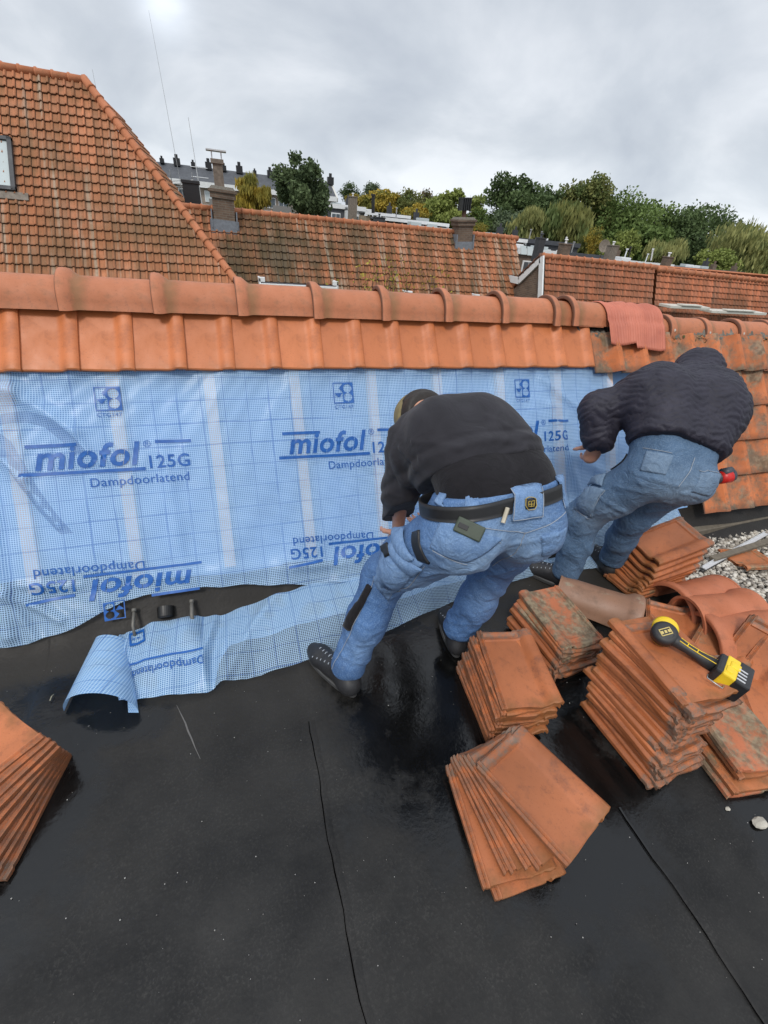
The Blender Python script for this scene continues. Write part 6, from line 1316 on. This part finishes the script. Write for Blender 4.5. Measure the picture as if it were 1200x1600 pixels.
# the telephone in the back pocket is a thing of its own
q0, q1 = hit(JN, 708, 815), hit(JN, 758, 838); ctr = (q0 + q1) / 2; nrm = grad(JN, ctr[None])[0]; lx = unit(q1 - q0); ly = unit(np.cross(nrm, lx)); Rm = np.array([lx, ly, nrm]).T
ph_o = empty('mobile_phone', ctr, label='dark green mobile phone sticking out of the back pocket of the jeans', cat='phone')
m = MB(); m.box(nrm * .017, (.080, .044, .012), M=Rm); m.build('phone_case', simple('green_case', (.045, .06, .04), .4, var=.15), ph_o, bevel=.004); m = MB(); m.box(nrm * .0235 - lx * .018, (.028, .014, .003), M=Rm); m.build('camera_bump', M['black_plastic'], ph_o, bevel=.001)

# ---------------- second worker, quilted jacket
p2 = empty('person', (1.8, 1.35, 0), label='worker in dark quilted jacket and blue jeans bending forward at the right membrane end', cat='person')
K = dict(waist=A3(1.80, 1.24, .93), pelvis=A3(1.79, 1.20, .85), chest=A3(1.90, 1.42, 1.08), neck=A3(2.06, 1.51, 1.11), head=A3(2.19, 1.58, 1.13), hup=unit([.65, .5, .25]), hfw=unit([.2, .6, -.7]),
         shL=A3(1.735, 1.46, 1.08), shR=A3(2.10, 1.38, 1.10), elL=A3(1.605, 1.53, .985), wrL=A3(1.62, 1.47, .845), elR=A3(2.30, 1.42, .90), wrR=A3(2.20, 1.40, .74),
         hipL=A3(1.69, 1.22, .81), hipR=A3(1.91, 1.17, .79), knL=A3(1.63, 1.40, .47), knR=A3(1.87, 1.31, .50), anL=A3(1.645, 1.39, .12), anR=A3(1.99, 1.42, .12), toeL=A3(1.56, 1.50, .045), toeR=A3(2.01, 1.52, .045))
K['hfw'] = unit(K['hfw'] - K['hup'] * K['hfw'].dot(K['hup'])); S = body_field(K); hand(S, K['wrL'], A3(.1, .25, -1.), A3(.4, .8, .0), curl=.95); hand(S, K['wrR'], A3(-.1, .0, -1.), A3(-.3, .8, 0), curl=.9, thumb=-1); skin('body', S, M['skin'], p2, h=.0055)
J2 = Sdf(.05)
J2.chain(c(A3(1.73, 1.215, .87), .112), c(A3(1.84, 1.19, .865), .106), k=.06); J2.chain(c(A3(1.74, 1.27, .94), .118), c(A3(1.87, 1.24, .93), .118), k=.05)
J2.chain(c(K['hipL'] + [0, -.01, 0], .112), c(A3(1.655, 1.31, .64), .098), c(K['knL'], .085), c(A3(1.64, 1.39, .30), .080), c(A3(1.645, 1.385, .13), .072), k=.04)
J2.chain(c(K['hipR'] + [-.035, -.01, 0], .106), c(A3(1.88, 1.25, .67), .086), c(K['knR'], .076), c(A3(1.93, 1.37, .30), .072), c(A3(1.99, 1.41, .13), .070), k=.04); J2.chain(c(A3(1.75, 1.16, .81), .098), k=.05); J2.chain(c(A3(1.83, 1.145, .80), .092), k=.05)
for a, r in ((A3(1.645, 1.385, .115), .075), (A3(1.99, 1.41, .12), .072)): J2.chain(c(a, r), c(a + [0, 0, .02], r), k=.006); J2.cut(c(a - [0, 0, .08], .06), c(a - [0, 0, .03], .06))
J2.post += [folds(A3(1.64, 1.36, .5), .007, 75, [.1, -.3, .9], .10, 21), folds(A3(1.645, 1.38, .2), .006, 95, [.2, 0, 1], .09, 22), folds(A3(1.9, 1.28, .5), .007, 80, [0, -.2, 1], .12, 24), folds(A3(1.83, 1.16, .74), .006, 70, [.6, .1, .6], .12, 26)]
creases(J2, [((985, 735), (1060, 760), .007), ((1000, 755), (1070, 790), .008), ((960, 760), (1010, 770), .006), ((905, 815), (950, 800), .007), ((900, 835), (940, 825), .006), ((880, 865), (925, 850), .007), ((870, 885), (915, 880), .006), ((1010, 800), (1060, 800), .007), ((985, 835), (1030, 820), .007), ((1065, 770), (1100, 780), .006), ((1090, 725), (1120, 760), .005), ((935, 775), (975, 800), .007)])
skin('jeans', J2, M['denim2'], p2, h=.006, attrfn=fade([((1.72, 1.10, .76), .12, .6), ((1.62, 1.28, .55), .10, .6), ((1.88, 1.08, .78), .11, .4)]))
JK = Sdf(.07); bk = unit([-.25, -.5, .8])
JK.chain(c(A3(1.735, 1.27, .975), .132), c(A3(1.80, 1.40, 1.06), .147), c(A3(1.87, 1.48, 1.09), .125), flat=(bk, 1.06)); JK.chain(c(A3(1.89, 1.235, .955), .138), c(A3(2.00, 1.33, 1.04), .156), c(A3(2.05, 1.42, 1.08), .135), flat=(bk, 1.06)); JK.chain(c(A3(1.90, 1.30, .86), .12), c(A3(2.02, 1.38, .95), .13), k=.08)
JK.chain(c(K['shL'] + [.03, 0, 0], .088), c(K['elL'], .072), c(K['elL'] * .25 + K['wrL'] * .75, .062), c(K['wrL'] + [0, 0, .01], .050), k=.05); JK.chain(c(K['shR'], .10), c(K['elR'], .078), c(K['wrR'] + [0, 0, .05], .055), k=.05); JK.cut(c(K['wrL'] - [0, 0, .06], .036), c(K['wrL'] - [0, 0, .02], .036))
JK.chain(c(K['neck'], .085), c(K['neck'] * .4 + K['head'] * .6, .085)); JK.chain(c(K['head'] - K['hfw'] * .015 + K['hup'] * .01, .108), k=.05)
kn_ = unit([.42, .62, .66]); kc = A3(1.80, 1.225, .900); ax1 = unit([.42, .62, .66]); ax2 = unit(np.cross(ax1, bk))
def quilt(p, d):
    s = p @ ax1; a = p @ ax2; z = s + .012 * np.sin(a * 62 + np.sin(s * 30)) + .004 * np.sin(a * 140); w_ = np.abs(((z / .028) % 1) - .5) * 2; return d - .0065 * (1 - w_ ** 3) + .0018 * np.sin(a * 75 + 3 * np.sin(s * 60)) * (1 - w_)
JK.post += [folds(A3(1.62, 1.50, 1.02), .008, 60, [.9, .2, .3], .09, 31), folds(A3(1.76, 1.40, 1.03), .008, 50, [.8, -.3, .3], .08, 32), lambda p, d: np.maximum(d, -((p - kc) @ kn_)), quilt, lambda p, d: d - .007 * np.exp(-(((p - kc) @ kn_ - .015) / .012) ** 2)]
skin('quilted_jacket', JK, M['quilt'], p2, h=.0055)
shoe(p2, (1.665, 1.335, 0), (1.50, 1.58, 0), K['anL'] + [0, 0, .02]); shoe(p2, (1.98, 1.36, 0), (2.02, 1.66, 0), K['anR'] + [0, 0, .02])
H2 = lambda *q: hit(J2, *q); m = MB()
patch('back_pocket', J2, [H2(1010, 705), H2(1052, 712), H2(1040, 742), H2(1000, 735)], M['denim2'], p2, off=.001, th=.003, bulge=.004); patch('back_pocket', J2, [H2(1095, 738), H2(1128, 742), H2(1108, 775), H2(1080, 768)], M['denim2'], p2, off=.001, th=.003, bulge=.004)
patch('cargo_pocket', J2, [H2(902, 752), H2(945, 765), H2(925, 808), H2(898, 795)], M['denim2'], p2, off=.002, th=.004, bulge=.022, nu=16, nv=16); patch('pocket_flap', J2, [H2(915, 730), H2(948, 742), H2(942, 760), H2(908, 752)], M['denim2'], p2, off=.010, th=.004, bulge=.012); patch('thigh_strap', J2, [H2(942, 708), H2(955, 702), H2(962, 724), H2(950, 728)], M['leather'], p2, off=.004, th=.003)
for L_ in ([(1005, 700), (1050, 708)], [(1060, 760), (1078, 735), (1085, 715)], [(1092, 735), (1128, 741)], [(898, 795), (922, 810), (946, 766)]): seam(m, J2, [H2(*a) for a in L_], .0012, .003)
m.build('stitching', M['thread'], p2, world=True)
# red and grey work glove with cutting pliers, showing beyond the knee of the second worker
gc = pd(1128, 745, 2.02); glv = empty('hand_tool', gc, label='red and dark grey tool held beyond the jeans of the worker in quilted jacket', cat='tool'); d1 = unit(pd(1150, 742, 2.02) - pd(1105, 752, 2.02)); m = MB()
R3 = np.array([d1, unit(np.cross(A3(0, 0, 1), d1)), unit(np.cross(d1, unit(np.cross(A3(0, 0, 1), d1))))]).T
m.tube([-d1 * .07, d1 * .05], [.027, .030], 16); m.tube([d1 * -.01 + [0, 0, .022], d1 * .035 + [0, 0, .026]], [.022, .018], 12); m.build('grey_body', simple('dark_grey_plastic', (.06, .065, .08), .5), glv, smooth=True); m = MB(); m.tube([-d1 * .02 + [0, -.006, .002], d1 * .03 + [0, -.006, .0]], [.029, .031], 16); m.build('red_band', simple('red_plastic', (.62, .02, .015), .4), glv, smooth=True)
gc = pd(1108, 768, 2.05); m = MB(); e = unit(pd(1118, 762, 2.05) - pd(1095, 785, 2.05)); m.tube([gc - e * .075, gc + e * .02], [.008, .011], 8); o = m.build('marker_pen', simple('black_pen', (.02, .02, .02), .4)); tag(o, 'black pen with lime green end beside the red and grey tool', 'pen'); m = MB(); m.tube([gc + e * .02, gc + e * .038, gc + e * .042], [.013, .014, .008], 10); l_ = m.build('lime_cap', simple('lime_plastic', (.28, .60, .03), .4), o, smooth=True)
